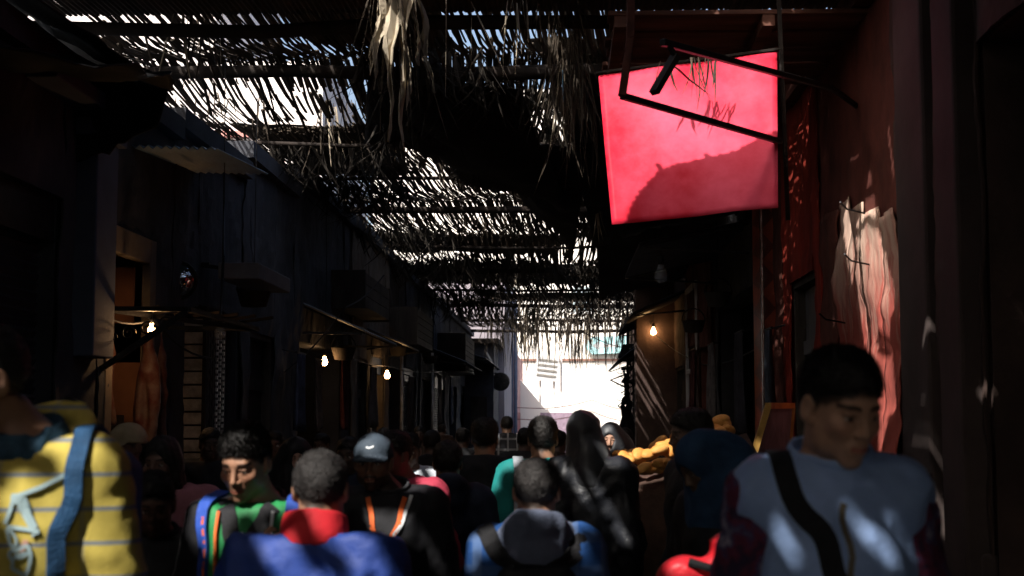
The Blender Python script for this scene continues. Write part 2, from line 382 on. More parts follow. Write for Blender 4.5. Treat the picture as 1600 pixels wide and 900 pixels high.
    def torso(s, P, t):
        k, b = s.k, s.b; ly = s.ly
        f = ell(P, s.chest, (.158 * k * b + t, .108 * k + t, .20 * k + t * .6)); f = smin(f, ell(P, s.waist, (.140 * k * b + t, .100 * k + t, .17 * k)), .05)
        f = smin(f, ell(P, s.pel, (.160 * k * b + t, .115 * k + t, .13 * k)), .05)
        f = smin(f, cap(P, s.sh[0] * [.86, 1, 1], s.sh[1] * [.86, 1, 1], .056 * k + t), .05)
        for i in (0, 1): f = smin(f, cap(P, s.sh[i] * [.75, 1, 1], s.neck + (0, 0, .0), .050 * k + t, .050 * k + t * .5), .04)
        return f
    def armsf(s, P, t, kk=1):
        k = s.k; f = None
        for i in (0, 1):
            g = smin(cap(P, s.sh[i], s.el[i], .053 * k + t, .042 * k + t), cap(P, s.el[i], s.wr[i], .041 * k + t, .028 * k + t * .8), .015)
            f = g if f is None else np.minimum(f, g)
        return f
    def mesh(s, name, fn, m, box, res=None, fold=.006, fscale=14, seed=1, edge=None):
        res = res or s.res
        xs = np.arange(box[0], box[1], res); ys = np.arange(box[2], box[3], res); zs = np.arange(box[4], box[5], res)
        f = fn(grid(xs, ys, zs)).astype(np.float32)
        f = f + np.zeros((len(xs), len(ys), len(zs)), np.float32)
        for a in range(3):
            sl = [slice(None)] * 3; sl[a] = 0; f[tuple(sl)] = .1; sl[a] = -1; f[tuple(sl)] = .1
        V, F = nets(f, xs, ys, zs)
        if fold and len(V):
            n = vnormals(V, F); W = V * np.array((1, 1, .55)) + .03 * np.stack([vnoise(V, 9, seed + 5), vnoise(V, 9, seed + 6), vnoise(V, 9, seed + 7)], 1) * 2
            d = fold * (1 - 2.2 * np.abs(vnoise(W, fscale, seed))) + fold * .5 * vnoise(V, fscale * 2.3, seed + 2)
            V = V + n * d[:, None]
        o = sobj(name, V, F, m, s.root); return o, V, F
    def top(s, m, t=.016, sleeve=True, hem=.84, name='jacket', res=None, fold=.006, hood=None, collar=None, seed=1, ta=None, waist=True, neckz=1.487, cutarm=False, zipdrop=0):
        k = s.k; ta = t if ta is None else ta
        def fn(P):
            f = s.torso(P, t)
            if sleeve:
                f = smin(f, s.armsf(P, ta), .035)
            f = np.maximum(f, hem * k - P[2]); f = smax(f, P[2] - (neckz + .032) * k - (P[1] - s.ly * k) * -.25 - .01, .01)
            if hood is True:
                c = s.neck + np.array((0, -.035, .000)) * k
                dy = (P[1] - c[1]) / 1.15; dz = (P[2] - c[2] + .5 * dy); r = np.sqrt((P[0] - c[0]) ** 2 + dy ** 2); g = np.sqrt((r - .082 * k) ** 2 + (dz / 1.15) ** 2) - (.030 * k + .016 * k * np.clip(-dy / .1, -.6, 1))
                f = smin(f, g, .022)
                f = smin(f, ell(P, s.neck + np.array((0, -.115, -.045)) * k, (.090 * k, .040 * k, .075 * k)), .03)
            if not waist: pass
            return f
        r = [(-.40) * max(k, .8) - .06, .46, -.42, .52 + s.ly, hem * k - .03, 1.60 * k + .05]
        o, V, F = s.mesh(name, fn, m, r, res, fold, seed=seed)
        s.V, s.F = V, F; s.bvh = BVHTree.FromPolygons([tuple(v) for v in V], [tuple(q) for q in F])
        if collar:
            cm, h, fl = collar
            def cf(P):
                c0 = s.neck + np.array((0, -.01, -.005)) * k; c1 = c0 + np.array((0, .030, h + .010)) * k
                g = cap(P, c0, c1 + (c1 - c0) * .5, (.082 + fl) * k, (.070 + fl) * k); g = np.abs(g + .006) - .0055
                zz = P[2] - c1[2] + (P[1] - c1[1]) * .35; g = smax(g, zz, .006)
                return np.maximum(g, c0[2] - P[2])
            n = s.neck; s.mesh('collar', cf, cm, [n[0] - .14, n[0] + .14, n[1] - .15, n[1] + .16, n[2] - .06, n[2] + h * k + .10], .0055, .002, 20)
        return o
    def trousers(s, m=None, t=.016):
        m = m or mat('dark_trousers', (.012, .013, .018), .85, bump=.3)
        def fn(P):
            f = ell(P, s.pel, (.165 * s.k * s.b + t * .3, .112 * s.k + t * .3, .12 * s.k))
            for i in (0, 1): f = smin(f, smin(cap(P, s.hip[i], s.knee[i], .088 * s.k + t * .5, .064 * s.k + t), cap(P, s.knee[i], s.ank[i], .062 * s.k + t, .052 * s.k + t), .02), .02)
            return np.maximum(f, .07 - P[2])
        s.mesh('trousers', fn, m, [-.3, .3, -.42, .42, .05, 1.1 * s.k], .016, .005)
        for i in (0, 1):
            a = s.ank[i]; sg = lambda P: np.maximum(smin(ell(P, a + (0, .07 * s.k, -.055), (.048, .14, .038)), ell(P, a + (0, -.01, -.02), (.045, .055, .06)), .02), .0 - P[2] + .002)
            o, V, F = s.mesh('shoe', sg, mat('shoe_leather', (.03, .03, .032), .5), [a[0] - .08, a[0] + .08, a[1] - .12, a[1] + .26, -.02, a[2] + .08], .01, 0)
    def skirt(s, m, z0=1.1, r1=.27, seed=3):
        def fn(P):
            d = cap((P[0], P[1] * 1.25, P[2]), (0, 0, z0 * s.k), (0, .0, .10), .155 * s.k, r1); return np.maximum(d, .04 - P[2])
        s.mesh('long_robe', fn, m, [-.36, .36, -.36, .36, .02, (z0 + .16) * s.k], .016, .012, 9, seed)
    def _hairf(s, P, t, topadd, cut, lift, back):
        Q = s.toQ(P); base = ell(Q, (0, -.012, .032), (.076, .096, .086))
        f = base - t - topadd * np.clip((Q[2] - .04) / .07, 0, 1) - back * np.clip(-Q[1] / .1, 0, 1)
        pl = (.068 + lift) + (Q[1] - .085) * cut - Q[2] + .006 * np.sin(Q[0] * 90) * np.sin(Q[0] * 217 + Q[1] * 150) + .10 * np.clip(np.abs(Q[0]) - .05, 0, 1) * (Q[1] > .03)
        return smax(f, pl / math.sqrt(1 + cut * cut), .006) * s.k
    def hair(s, t=.005, topadd=.010, cut=.66, lift=0, back=0, tufts=1600, tl=.009, m=None, res=.005, seed=4, name='hair'):
        h = s.headc; r = .15 * s.k; m = m or HAIRM
        fn = lambda P: s._hairf(P, t, topadd, cut, lift, back)
        xs = np.arange(h[0] - r, h[0] + r, res); ys = np.arange(h[1] - r, h[1] + r, res); zs = np.arange(h[2] - r, h[2] + r, res)
        V, F = nets(fn(grid(xs, ys, zs)), xs, ys, zs); n = vnormals(V, F)
        V = V + n * (.0022 * vnoise(V, 70, seed) + .003 * vnoise(V, 28, seed + 1))[:, None]
        if tufts:
            rs = np.random.RandomState(seed); I = rs.randint(0, len(V), tufts); P0 = V[I]; nn = n[I]; j = rs.normal(0, .28, (tufts, 3)); fw = (s.RH @ np.array((0, .5, .1)))
            d = nn * .30 + j + fw; d -= nn * np.minimum(0, (d * nn).sum(1))[:, None] * 1.2; d /= np.linalg.norm(d, axis=1)[:, None]; L = tl * s.k * rs.uniform(.5, 1.1, tufts)[:, None]
            sd_ = np.cross(d, nn); sd_ /= np.maximum(np.linalg.norm(sd_, axis=1), 1e-6)[:, None]; wd = .0014
            A = P0 - sd_ * wd - nn * .002; B = P0 + sd_ * wd - nn * .002; Cc = P0 + d * L * .6 + nn * .002; D = P0 + d * L
            TV = np.stack([A, B, Cc + sd_ * wd * .6, D, ], 1).reshape(-1, 3); base = len(V); K = np.arange(tufts) * 4 + base
            F = np.concatenate([F, np.stack([K, K + 1, K + 2, K + 3], 1)]); V = np.concatenate([V, TV])
        return sobj(name, V, F, m, s.root)
    def longhair(s, m=None, seed=4, zlow=-.34, wd=.10):
        def fn(P):
            Q = s.toQ(P); f = ell(Q, (0, -.015, .036), (.088, .104, .092))
            f = smin(f, ell(Q, (0, -.045, -.13), (wd, .062, -zlow * .65)), .05)
            for q in (-1, 1): f = smin(f, cap(Q, (q * .075, .0, .02), (q * .085, .02, zlow * .8), .028, .018), .03)
            face = ell(Q, (0, .095, -.035), (.056, .075, .105)); f = smax(f, -face, .01)
            return f * s.k
        h = s.headc; s.mesh('hair', fn, m or HAIRM, [h[0] - .2, h[0] + .2, h[1] - .2, h[1] + .2, h[2] - .4, h[2] + .16], .006, .0045, 30, seed)
    def hijab(s, m, drape=.30, seed=5, face=True, res=.007, veil=False, size=0.):
        def fn(P):
            Q = s.toQ(P); f = ell(Q, (0, -.012, .034), (.086 + size, .108 + size, .096 + size)); f = smin(f, ell(Q, (0, -.005, -.075), (.085 + size, .088 + size, .09)), .05)
            if face: f = smax(f, -ell(Q, (0, .115, -.022), (.052, .072, .078)), .012)
            f = f * s.k
            c = s.neck + np.array((0, .015, -.03)) * s.k
            g = ell(P, c, ((.175 - (.05 if drape < .2 else 0)) * s.k * s.b, .135 * s.k, .13 * s.k + drape * .3)); g = np.maximum(g, (s.neck[2] - drape * .65) - P[2])
            return smin(f, g, .05)
        h = s.headc; o, V, F = s.mesh('headscarf', fn, m, [min(h[0], 0) - .26, max(h[0], 0) + .26, h[1] - .25, h[1] + .25, s.neck[2] - drape, h[2] + .17], res, .0035, 14, seed)
        return o
    def ribbon(s, name, pts, width, m, thick=.004, parent=None, off=.006, bvh=None, n=None, across=4):
        bvh = bvh or s.bvh; pts = [Vector(p) * s.k for p in pts]; dense = []
        for a, b in zip(pts, pts[1:]):
            q = max(2, int((b - a).length / .022))
            for i in range(q): dense.append(a.lerp(b, i / q))
        dense.append(pts[-1]); cs = []
        for p in dense:
            l, nn, _, _ = bvh.find_nearest(p); cs.append((l, nn))
        for _ in range(2):
            cs = [cs[0]] + [((cs[i - 1][0] + cs[i][0] * 2 + cs[i + 1][0]) / 4, (cs[i - 1][1] + cs[i][1] + cs[i + 1][1]).normalized()) for i in range(1, len(cs) - 1)] + [cs[-1]]
        rows = []
        for i, (c, nn) in enumerate(cs):
            t = (cs[min(i + 1, len(cs) - 1)][0] - cs[max(i - 1, 0)][0]).normalized(); sd_ = nn.cross(t).normalized(); row = []
            for j in range(across + 1):
                e = c + sd_ * width * (j / across - .5); l, n2, _, _ = bvh.find_nearest(e); hgt = max((l - c).dot(nn), -.012)
                row.append(e - nn * (e - c).dot(nn) + nn * (hgt + off))
            rows.append(row)
        mb = MB(); mb.sheet(rows, thick); return mb.build(name, m, parent or s.root, smooth=False)
def pack(P_, label, m, strapm, z=1.2, size=(.15, .09, .21), straps=True, frontw=.05, back=True, side=None):
    """rucksack worn by a person: top-level thing placed where the wearer stands"""
    r = P_.root; t = thing('backpack', label, 'backpack', r.location, r.rotation_euler.z, 'bags carried by people in the crowd'); k = P_.k
    c = P_.chest + np.array((0, -.108 - size[1], -.02)) * k
    if back:
        def fn(P): 
            d = [np.abs(P[i] - c[i]) - size[i] * k + .04 for i in range(3)]; o = np.sqrt(np.maximum(d[0], 0) ** 2 + np.maximum(d[1], 0) ** 2 + np.maximum(d[2], 0) ** 2) + np.minimum(np.maximum(np.maximum(d[0], d[1]), d[2]), 0) - .045
            return smin(o, ell(P, c + (0, -size[1] * k, -.07), (.11 * k, .035, .09 * k)), .012)
        o, V, F = P_.mesh('main_pocket', fn, m, [-.25, .25, c[1] - .2, c[1] + .15, c[2] - .30, c[2] + .30], .009, .004, 18); o.parent = t
    if straps:
        for i in (-1, 1):
            if side and i != side: continue
            pts = [(i * .10, -.17, 1.30), (i * .120, -.11, 1.47), (i * .135, .0, 1.52), (i * .145, .09, 1.46), (i * .168, .16, 1.34), (i * .185, .16, 1.20), (i * .20, .12, 1.10), (i * .165, .0, 1.04)]
            if P_.ly: pts = [(a, b + P_.ly * .8, c_) for a, b, c_ in pts]
            P_.ribbon('shoulder_strap', pts, frontw, strapm, .010, t, .010)
    return t
# ------------------------------------------------------------ palette
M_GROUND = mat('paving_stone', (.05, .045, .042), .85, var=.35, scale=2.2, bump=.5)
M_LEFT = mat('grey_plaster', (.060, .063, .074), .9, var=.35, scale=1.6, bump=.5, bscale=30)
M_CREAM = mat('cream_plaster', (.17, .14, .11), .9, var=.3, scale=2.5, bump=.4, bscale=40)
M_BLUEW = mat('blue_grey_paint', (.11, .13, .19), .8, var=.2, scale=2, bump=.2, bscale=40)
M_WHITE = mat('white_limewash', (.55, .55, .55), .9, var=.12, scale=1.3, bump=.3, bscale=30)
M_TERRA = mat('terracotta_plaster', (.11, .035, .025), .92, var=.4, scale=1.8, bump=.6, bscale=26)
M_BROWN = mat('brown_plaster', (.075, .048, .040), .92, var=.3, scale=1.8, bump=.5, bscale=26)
M_DARKW = mat('dark_old_wood', (.022, .016, .013), .85, var=.5, scale=5, bump=.6, stretch=(1, .25, 1), bscale=40)
M_WOOD = mat('grey_weathered_wood', (.055, .046, .038), .85, var=.4, scale=6, bump=.6, stretch=(1, 1, .2), bscale=40)
M_IRON = mat('dark_iron', (.03, .03, .032), .5, metal=.6, var=.4, scale=12, bump=.3)
M_STEEL = mat('worn_grey_steel', (.20, .20, .21), .45, metal=.7, var=.3, scale=8, bump=.25)
M_SHUT = mat('painted_steel_shutter', (.05, .053, .06), .45, metal=.3, var=.3, scale=4, bump=.15)
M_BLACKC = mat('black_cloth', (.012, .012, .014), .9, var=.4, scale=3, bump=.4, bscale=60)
M_REED = mat('dry_reed', (.065, .050, .036), .8, var=.5, scale=9, bump=.3, stretch=(1, .3, 1))
M_REEDL = mat('pale_dry_frond', (.42, .36, .27), .8, var=.35, scale=9, bump=.3, stretch=(1, 1, .3), trans=.2)
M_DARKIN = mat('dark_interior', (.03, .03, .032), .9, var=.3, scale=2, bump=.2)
M_ORANGE = mat('orange_wall_paint', (.17, .075, .04), .85, var=.3, scale=2, bump=.2)

# ------------------------------------------------------------ ground
mb = MB(); mb.sheet([[(-60, -20, -.05), (-60, 160, -.05)], [(60, -20, -.05), (60, 160, -.05)]], .09); mb.build('ground', M_GROUND, kind='structure')
mb = MB(); mb.box(-2.95, 1.95, -10, 110, -.004, .004); mb.build('pavement', mat('worn_alley_paving', (.06, .056, .055), .7, var=.4, scale=3, bump=.6, bscale=9), kind='structure')

# ------------------------------------------------------------ shop fronts
def xz(side, x_in):  return x_in if side > 0 else x_in
def wallbox(mb, side, X, th, y0, y1, z0, z1):
    a, b = (X, X + th) if side > 0 else (X - th, X)
    if y1 > y0 + .001 and z1 > z0 + .001: mb.box(a, b, y0, y1, z0, z1)
def rough_wall(mb, side, X, y0, y1, z0, z1, seed, amp=.02, step=.07):
    """uneven plaster skin in front of a wall"""
    ny = max(2, int((y1 - y0) / step)); nz = max(2, int((z1 - z0) / step)); ys = np.linspace(y0, y1, ny + 1); zs = np.linspace(z0, z1, nz + 1)
    G = np.array([(0, y, z) for y in ys for z in zs]); d = amp * (vnoise(G, 2.3, seed) + .5 * vnoise(G, 7, seed + 1) + .3 * vnoise(G, 17, seed + 2))
    rows = [[(X - side * (.012 + amp + d[i * (nz + 1) + j]), ys[i], zs[j]) for j in range(nz + 1)] for i in range(ny + 1)]
    mb.sheet(rows, .012)
def shop(side, X, Y0, Y1, h, wm, label, ops, name='shop_building', seed=1, rough=True, roof=True, top_z=None):
    """ops: (y0, y1, z0, z1, kind)"""
    t = thing(name, label, 'shop', (X, (Y0 + Y1) / 2, 0)); off = Vector((-X, -(Y0 + Y1) / 2, 0))
    def put(mb, n, m, parent=t, **k):
        o = mb.build(n, m, parent, **k); o.location = off if parent is t else (0, 0, 0); return o
    mb = MB(); cur = Y0
    for (a, b, z0, z1, kd) in sorted(ops):
        wallbox(mb, side, X, .25, cur, a, 0, h); wallbox(mb, side, X, .25, a, b, z1, h)
        if z0 > .02: wallbox(mb, side, X, .25, a, b, 0, z0)
        cur = b
    wallbox(mb, side, X, .25, cur, Y1, 0, h)
    if rough:
        cur = Y0
        for (a, b, z0, z1, kd) in sorted(ops):
            if a - cur > .15: rough_wall(mb, side, X, cur + .003, a - .003, .01, h - .01, seed + int(a * 7))
            if h - z1 > .15: rough_wall(mb, side, X, a, b, z1 + .003, h - .01, seed + int(a * 5))
            cur = b
        if Y1 - cur > .15: rough_wall(mb, side, X, cur + .003, Y1 - .003, .01, h - .01, seed + 91)
    put(mb, 'wall', wm)
    D = 3.4; xa, xb = (X + .255, X + D) if side > 0 else (X - D, X - .255)
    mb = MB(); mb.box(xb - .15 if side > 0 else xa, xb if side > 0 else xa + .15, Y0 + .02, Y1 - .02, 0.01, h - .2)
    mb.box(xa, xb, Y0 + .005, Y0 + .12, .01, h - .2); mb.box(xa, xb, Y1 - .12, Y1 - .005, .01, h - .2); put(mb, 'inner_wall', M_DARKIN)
    if roof:
        mb = MB(); a, b = (X - .12, X + D + .1) if side > 0 else (X - D - .1, X + .12); mb.box(a, b, Y0 + .003, Y1 - .003, h + .003, h + .16); put(mb, 'roof', M_TERRA if side > 0 else M_LEFT)
    for (a, b, z0, z1, kd) in ops:
        xo = X + side * .10
        if kd == 'shutter':
            mb = MB(); n = int((z1 - z0) / .055); rows = []
            prof = []
            for i in range(n * 3 + 1):
                z = z0 + (z1 - z0) * i / (n * 3); prof.append((xo + side * .012 * math.sin(i * 2 * math.pi / 3 + 1), z))
            rows = [[(x, y, z) for x, z in prof] for y in (a + .01, b - .01)]; mb.sheet(rows, .006)
            o = put(mb, 'roller_shutter', M_SHUT); m2 = MB(); m2.box(xo - .03, xo + .03, a + .02, b - .02, z0 + .01, z0 + .07); o2 = m2.build('bottom_rail', M_STEEL, o)
            m2 = MB(); m2.box(*(sorted((X + side * .01, X + side * .22))), a, b, z1 - .26, z1 - .005); put(m2, 'shutter_box', M_IRON)
        elif kd in ('door', 'greydoor'):
            mm = M_DARKW if kd == 'door' else mat('slate_grey_door_paint', (.10, .105, .11), .6, var=.2, scale=3, bump=.2)
            mb = MB(); n = max(3, int((b - a) / .14))
            for i in range(n): mb.box(xo - .02, xo + .02, a + .05 + (b - a - .1) * i / n + .003, a + .05 + (b - a - .1) * (i + 1) / n - .003, z0 + .02, z1 - .06)
            for zz in (.25, .5, .8): mb.box(*sorted((xo - side * .045, xo - side * .021)), a + .06, b - .06, z0 + (z1 - z0) * zz - .06, z0 + (z1 - z0) * zz + .06)
            o = put(mb, 'door', mm, bevel=.003); m2 = MB(); m2.tube([(xo - side * .03, b - .16, 1.0), (xo - side * .09, b - .16, 1.0), (xo - side * .09, b - .16, 1.15), (xo - side * .03, b - .16, 1.15)], .009); m2.build('handle', M_STEEL, o)
            m2 = MB(); xx = sorted((X - side * .012, X + side * .2))
            m2.box(*xx, a, a + .05, z0, z1); m2.box(*xx, b - .05, b, z0, z1); m2.box(*xx, a + .052, b - .052, z1 - .05, z1); put(m2, 'door_frame', M_WOOD, bevel=.004)
        elif kd in ('open', 'frame', 'orange'):
            if kd != 'open':
                m2 = MB(); xx = sorted((X - side * .06, X + side * .26)); m2.box(*xx, a - .14, a, z0, z1 + .18); m2.box(*xx, b, b + .14, z0, z1 + .18); m2.box(*xx, a + .002, b - .002, z1, z1 + .18); put(m2, 'door_frame', M_CREAM, bevel=.008)
            mb = MB(); rr = random.Random(seed + int(a * 11))
            for q in range(3): # shelving deeper inside
                xs_ = X + side * (1.2 + .0 * q); z = z0 + .7 + q * .65
                mb.box(*sorted((xs_, xs_ + side * .35)), a - .15, b + .15, z, z + .03)
            for q in range(int((b - a) * 5)):
                y = rr.uniform(a, b); z = z0 + .73 + .65 * rr.randint(0, 2); s_ = rr.uniform(.08, .2); x_ = X + side * 1.22; mb.box(*sorted((x_, x_ + side * .22)), y, y + s_, z + .001, z + rr.uniform(.15, .45))
            put(mb, 'stocked_shelf', M_ORANGE if kd == 'orange' else M_DARKW)
        elif kd == 'lattice':
            mb = MB(); st = .085; y = a
            for q in range(int((b - a) / st) + 1): 
                yy = a + q * st; mb.box(xo - .006, xo + .006, yy, yy + .012, z0, z1)
                for r_ in range(int((z1 - z0) / .11)):
                    za = z0 + r_ * .11 + (.055 if q % 2 else 0); mb.beam((xo, yy + .006, za), (xo, yy + st * .5, za + .055), .008); mb.beam((xo, yy + st * .5, za + .055), (xo, yy + .006, za + .11), .008)
            put(mb, 'folding_gate', M_STEEL)
        elif kd == 'louver':
            mb = MB(); n = int((z1 - z0) / .105)
            for i in range(n):
                z = z0 + i * .105; mb.box(*sorted((X + side * .02, X + side * .05)), a + .05, b - .05, z + .012, z + .085, )
            o = put(mb, 'slatted_shutter', mat('bare_pale_wood', (.42, .34, .26), .7, var=.35, scale=9, bump=.4, stretch=(1, .2, 1)), bevel=.004)
            m2 = MB(); xx = sorted((X - side * .02, X + side * .08)); m2.box(*xx, a, a + .05, z0 - .05, z1 + .05); m2.box(*xx, b - .05, b, z0 - .05, z1 + .05); m2.box(*xx, a + .052, b - .052, z1, z1 + .05); m2.build('frame', M_IRON, o)
    return t, put

HL = 4.28
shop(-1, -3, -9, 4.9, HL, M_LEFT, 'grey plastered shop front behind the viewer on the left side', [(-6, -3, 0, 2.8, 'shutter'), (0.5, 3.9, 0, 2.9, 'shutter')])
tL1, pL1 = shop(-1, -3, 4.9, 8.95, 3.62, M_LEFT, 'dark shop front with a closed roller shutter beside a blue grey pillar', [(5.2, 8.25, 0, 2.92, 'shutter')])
mb = MB(); mb.box(-3.0, -2.84, 8.5, 8.9, 2.0, 3.35); mb.box(-3.0, -2.80, 8.45, 8.95, 3.352, 3.46); mb.box(-3.0, -2.78, 7.6, 8.94, 3.5, 3.6); pL1(mb, 'pilaster', M_BLUEW, bevel=.01)
tL2, pL2 = shop(-1, -3, 8.95, 10.62, 3.74, M_LEFT, 'butcher shop front with cream door frame and orange walls inside', [(9.2, 10.0, 0, 2.72, 'orange')])
mb = MB(); mb.box(-3.27, -2.99, 9.985, 9.998, 0, 2.02); mb.box(-3.27, -3.05, 9.985, 9.998, 2.3, 2.7); pL2(mb, 'orange_panel', M_ORANGE); mb = MB(); mb.box(-3.3, -3.1, 9.97, 9.983, .8, 1.65); pL2(mb, 'counter_board', M_DARKW)
tL3, pL3 = shop(-1, -3, 10.62, 13.0, 3.84, M_LEFT, 'shop front with slatted wooden shutter and folding metal gate beneath a pale jutting slab', [(11.40, 12.95, 0, 2.55, 'lattice')])
mb = MB()
for i in range(20): mb.box(-2.985, -2.815, 11.03, 11.05, .32 + i * .105, .41 + i * .105)
o = pL3(mb, 'slatted_shutter', mat('bare_pale_wood', (.40, .35, .30), .7, var=.35, scale=9, bump=.4, stretch=(1, .2, 1)), bevel=.004); mb = MB(); mb.box(-3.0, -2.79, 11.052, 11.08, .2, 2.5); mb.box(-3.02, -2.988, 11.0, 11.05, .2, 2.5); mb.box(-2.812, -2.785, 11.0, 11.05, .2, 2.5); o2 = mb.build('frame', M_DARKW, o)
mb = MB()
for i in range(44):
    for k_ in range(3): mb.box(-2.90 + .027 * k_, -2.882 + .027 * k_, 11.78, 11.80, .3 + i * .05 + (k_ % 2) * .02, .33 + i * .05 + (k_ % 2) * .02)
pL3(mb, 'folded_gate_edge', mat('bright_chain_steel', (.75, .75, .76), .4, metal=.5, var=.3, scale=30))
tL4, pL4 = shop(-1, -3, 13.0, 15.5, 4.05, M_LEFT, 'narrow grey shop front with a dark door beside a pale slab', [(13.35, 14.5, 0, 2.45, 'door')])
mb = MB(); mb.box(-3.0, -2.9, 11.5, 11.56, 2.86, 2.9); mb.beam((-3.0, 11.5, 2.88), (-2.7, 11.5, 2.84), .03); mb.beam((-3.0, 12.2, 2.88), (-2.7, 12.2, 2.84), .03); pL3(mb, 'slab_bracket', M_IRON); mb = MB(); mb.box(-2.74, -2.41, 11.15, 12.45, 2.73, 2.86); pL3(mb, 'concrete_slab', mat('grey_slab_paint', (.24, .25, .27), .9, var=.15, scale=3, bump=.2), bevel=.01)
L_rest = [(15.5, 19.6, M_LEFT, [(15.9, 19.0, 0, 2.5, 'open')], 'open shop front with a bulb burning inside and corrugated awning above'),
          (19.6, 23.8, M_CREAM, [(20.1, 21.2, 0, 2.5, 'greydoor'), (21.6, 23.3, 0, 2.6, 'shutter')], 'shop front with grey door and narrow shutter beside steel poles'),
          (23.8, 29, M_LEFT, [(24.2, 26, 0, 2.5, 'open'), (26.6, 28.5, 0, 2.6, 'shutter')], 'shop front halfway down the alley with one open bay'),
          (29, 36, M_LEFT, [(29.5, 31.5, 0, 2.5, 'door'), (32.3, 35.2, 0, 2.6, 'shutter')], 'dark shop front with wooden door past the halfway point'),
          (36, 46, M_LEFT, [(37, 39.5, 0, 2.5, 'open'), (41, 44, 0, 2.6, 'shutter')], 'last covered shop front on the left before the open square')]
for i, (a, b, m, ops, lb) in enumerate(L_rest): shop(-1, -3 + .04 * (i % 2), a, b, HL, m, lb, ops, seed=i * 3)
# right side
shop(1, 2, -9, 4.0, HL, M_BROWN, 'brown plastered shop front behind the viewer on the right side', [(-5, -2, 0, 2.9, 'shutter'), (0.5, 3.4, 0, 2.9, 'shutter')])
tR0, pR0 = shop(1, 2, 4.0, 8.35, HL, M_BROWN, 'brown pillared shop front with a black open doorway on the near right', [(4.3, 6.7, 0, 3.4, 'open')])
mb = MB(); mb.box(1.86, 2.0, 6.74, 7.12, 0, HL - .01); mb.box(1.90, 2.0, 7.5, 8.1, 0, HL - .02); mb.box(1.93, 2.0, 6.7, 8.35, 0, 1.0); pR0(mb, 'pilaster', mat('grey_brown_plaster', (.070, .052, .048), .9, var=.25, scale=1.5, bump=.4), bevel=.02)
# flaking wall that catches the sun
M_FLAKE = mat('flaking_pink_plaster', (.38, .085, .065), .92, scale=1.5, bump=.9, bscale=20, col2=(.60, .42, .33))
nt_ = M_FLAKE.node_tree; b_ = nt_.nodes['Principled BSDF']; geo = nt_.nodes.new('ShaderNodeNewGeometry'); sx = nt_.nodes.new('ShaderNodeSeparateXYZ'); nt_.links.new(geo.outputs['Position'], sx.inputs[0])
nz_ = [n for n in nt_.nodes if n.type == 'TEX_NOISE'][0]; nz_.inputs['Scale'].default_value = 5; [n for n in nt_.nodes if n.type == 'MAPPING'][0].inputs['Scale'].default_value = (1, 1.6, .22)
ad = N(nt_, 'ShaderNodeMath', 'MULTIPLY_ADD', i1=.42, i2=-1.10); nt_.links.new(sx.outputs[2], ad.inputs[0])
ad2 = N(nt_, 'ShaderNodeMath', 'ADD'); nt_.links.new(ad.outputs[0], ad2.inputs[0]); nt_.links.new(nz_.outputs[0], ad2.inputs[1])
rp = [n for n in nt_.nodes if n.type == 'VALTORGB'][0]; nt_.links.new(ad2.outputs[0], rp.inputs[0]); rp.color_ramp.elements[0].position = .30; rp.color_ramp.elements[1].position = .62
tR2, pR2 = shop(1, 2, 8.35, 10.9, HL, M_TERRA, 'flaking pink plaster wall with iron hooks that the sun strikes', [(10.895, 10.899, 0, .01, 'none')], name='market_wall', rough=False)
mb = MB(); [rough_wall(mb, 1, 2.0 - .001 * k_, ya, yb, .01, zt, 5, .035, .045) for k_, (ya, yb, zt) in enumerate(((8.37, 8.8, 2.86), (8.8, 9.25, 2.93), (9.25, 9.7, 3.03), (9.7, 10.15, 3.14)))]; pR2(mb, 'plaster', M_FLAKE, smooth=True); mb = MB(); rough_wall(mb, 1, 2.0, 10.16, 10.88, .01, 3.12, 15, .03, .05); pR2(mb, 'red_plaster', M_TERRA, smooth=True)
mb = MB(); rough_wall(mb, 1, 2.0, 8.37, 10.88, 2.8, HL - .02, 6, .010, .05); pR2(mb, 'upper_plaster', mat('shade_dark_red_plaster', (.13, .035, .025), .9, var=.4, scale=2, bump=.6), smooth=True)  # darker plaster above the pale panels imitates shade over the sunlit patch
mb = MB()
for (py, Yh) in ((335, 9.1), (415, 9.0), (505, 9.9)):
    p = at(1340, py, Yh); mb.tube([(1.96, Yh, p.z), (1.80, Yh - .1, p.z + .02), (1.74, Yh - .2, p.z + .05)], .006)
mb.build('iron_hook', M_IRON, tR2).location = (-2, -9.625, 0)
tR3, pR3 = shop(1, 2, 10.9, 12.75, HL, mat('red_glow_wall', (.26, .026, .014), .8, var=.45, scale=2, bump=.5, stretch=(1, 1.5, .4)), 'terracotta front tinted with painted red glow, with a slate grey door near the hanging red sheet', [(11.15, 12.3, 0, 2.78, 'greydoor')])  # saturated red stands in for light spilling off the sheet
tR4, pR4 = shop(1, 2, 12.75, 14.4, HL, M_TERRA, 'terracotta front with a column of red triangle tiles', [(14.1, 14.35, 0, 2.6, 'open')])
M_TILE = mat('red_tile', (.30, .06, .03), .35, var=.3, scale=4, bump=.1); M_TILE2 = mat('dark_red_tile', (.13, .03, .022), .35, var=.3, scale=4, bump=.1)
mb = MB(); mb.box(1.86, 1.985, 13.28, 13.95, 0, 4.0); o = pR4(mb, 'tiled_column', M_TILE, bevel=.01)
m2 = MB()
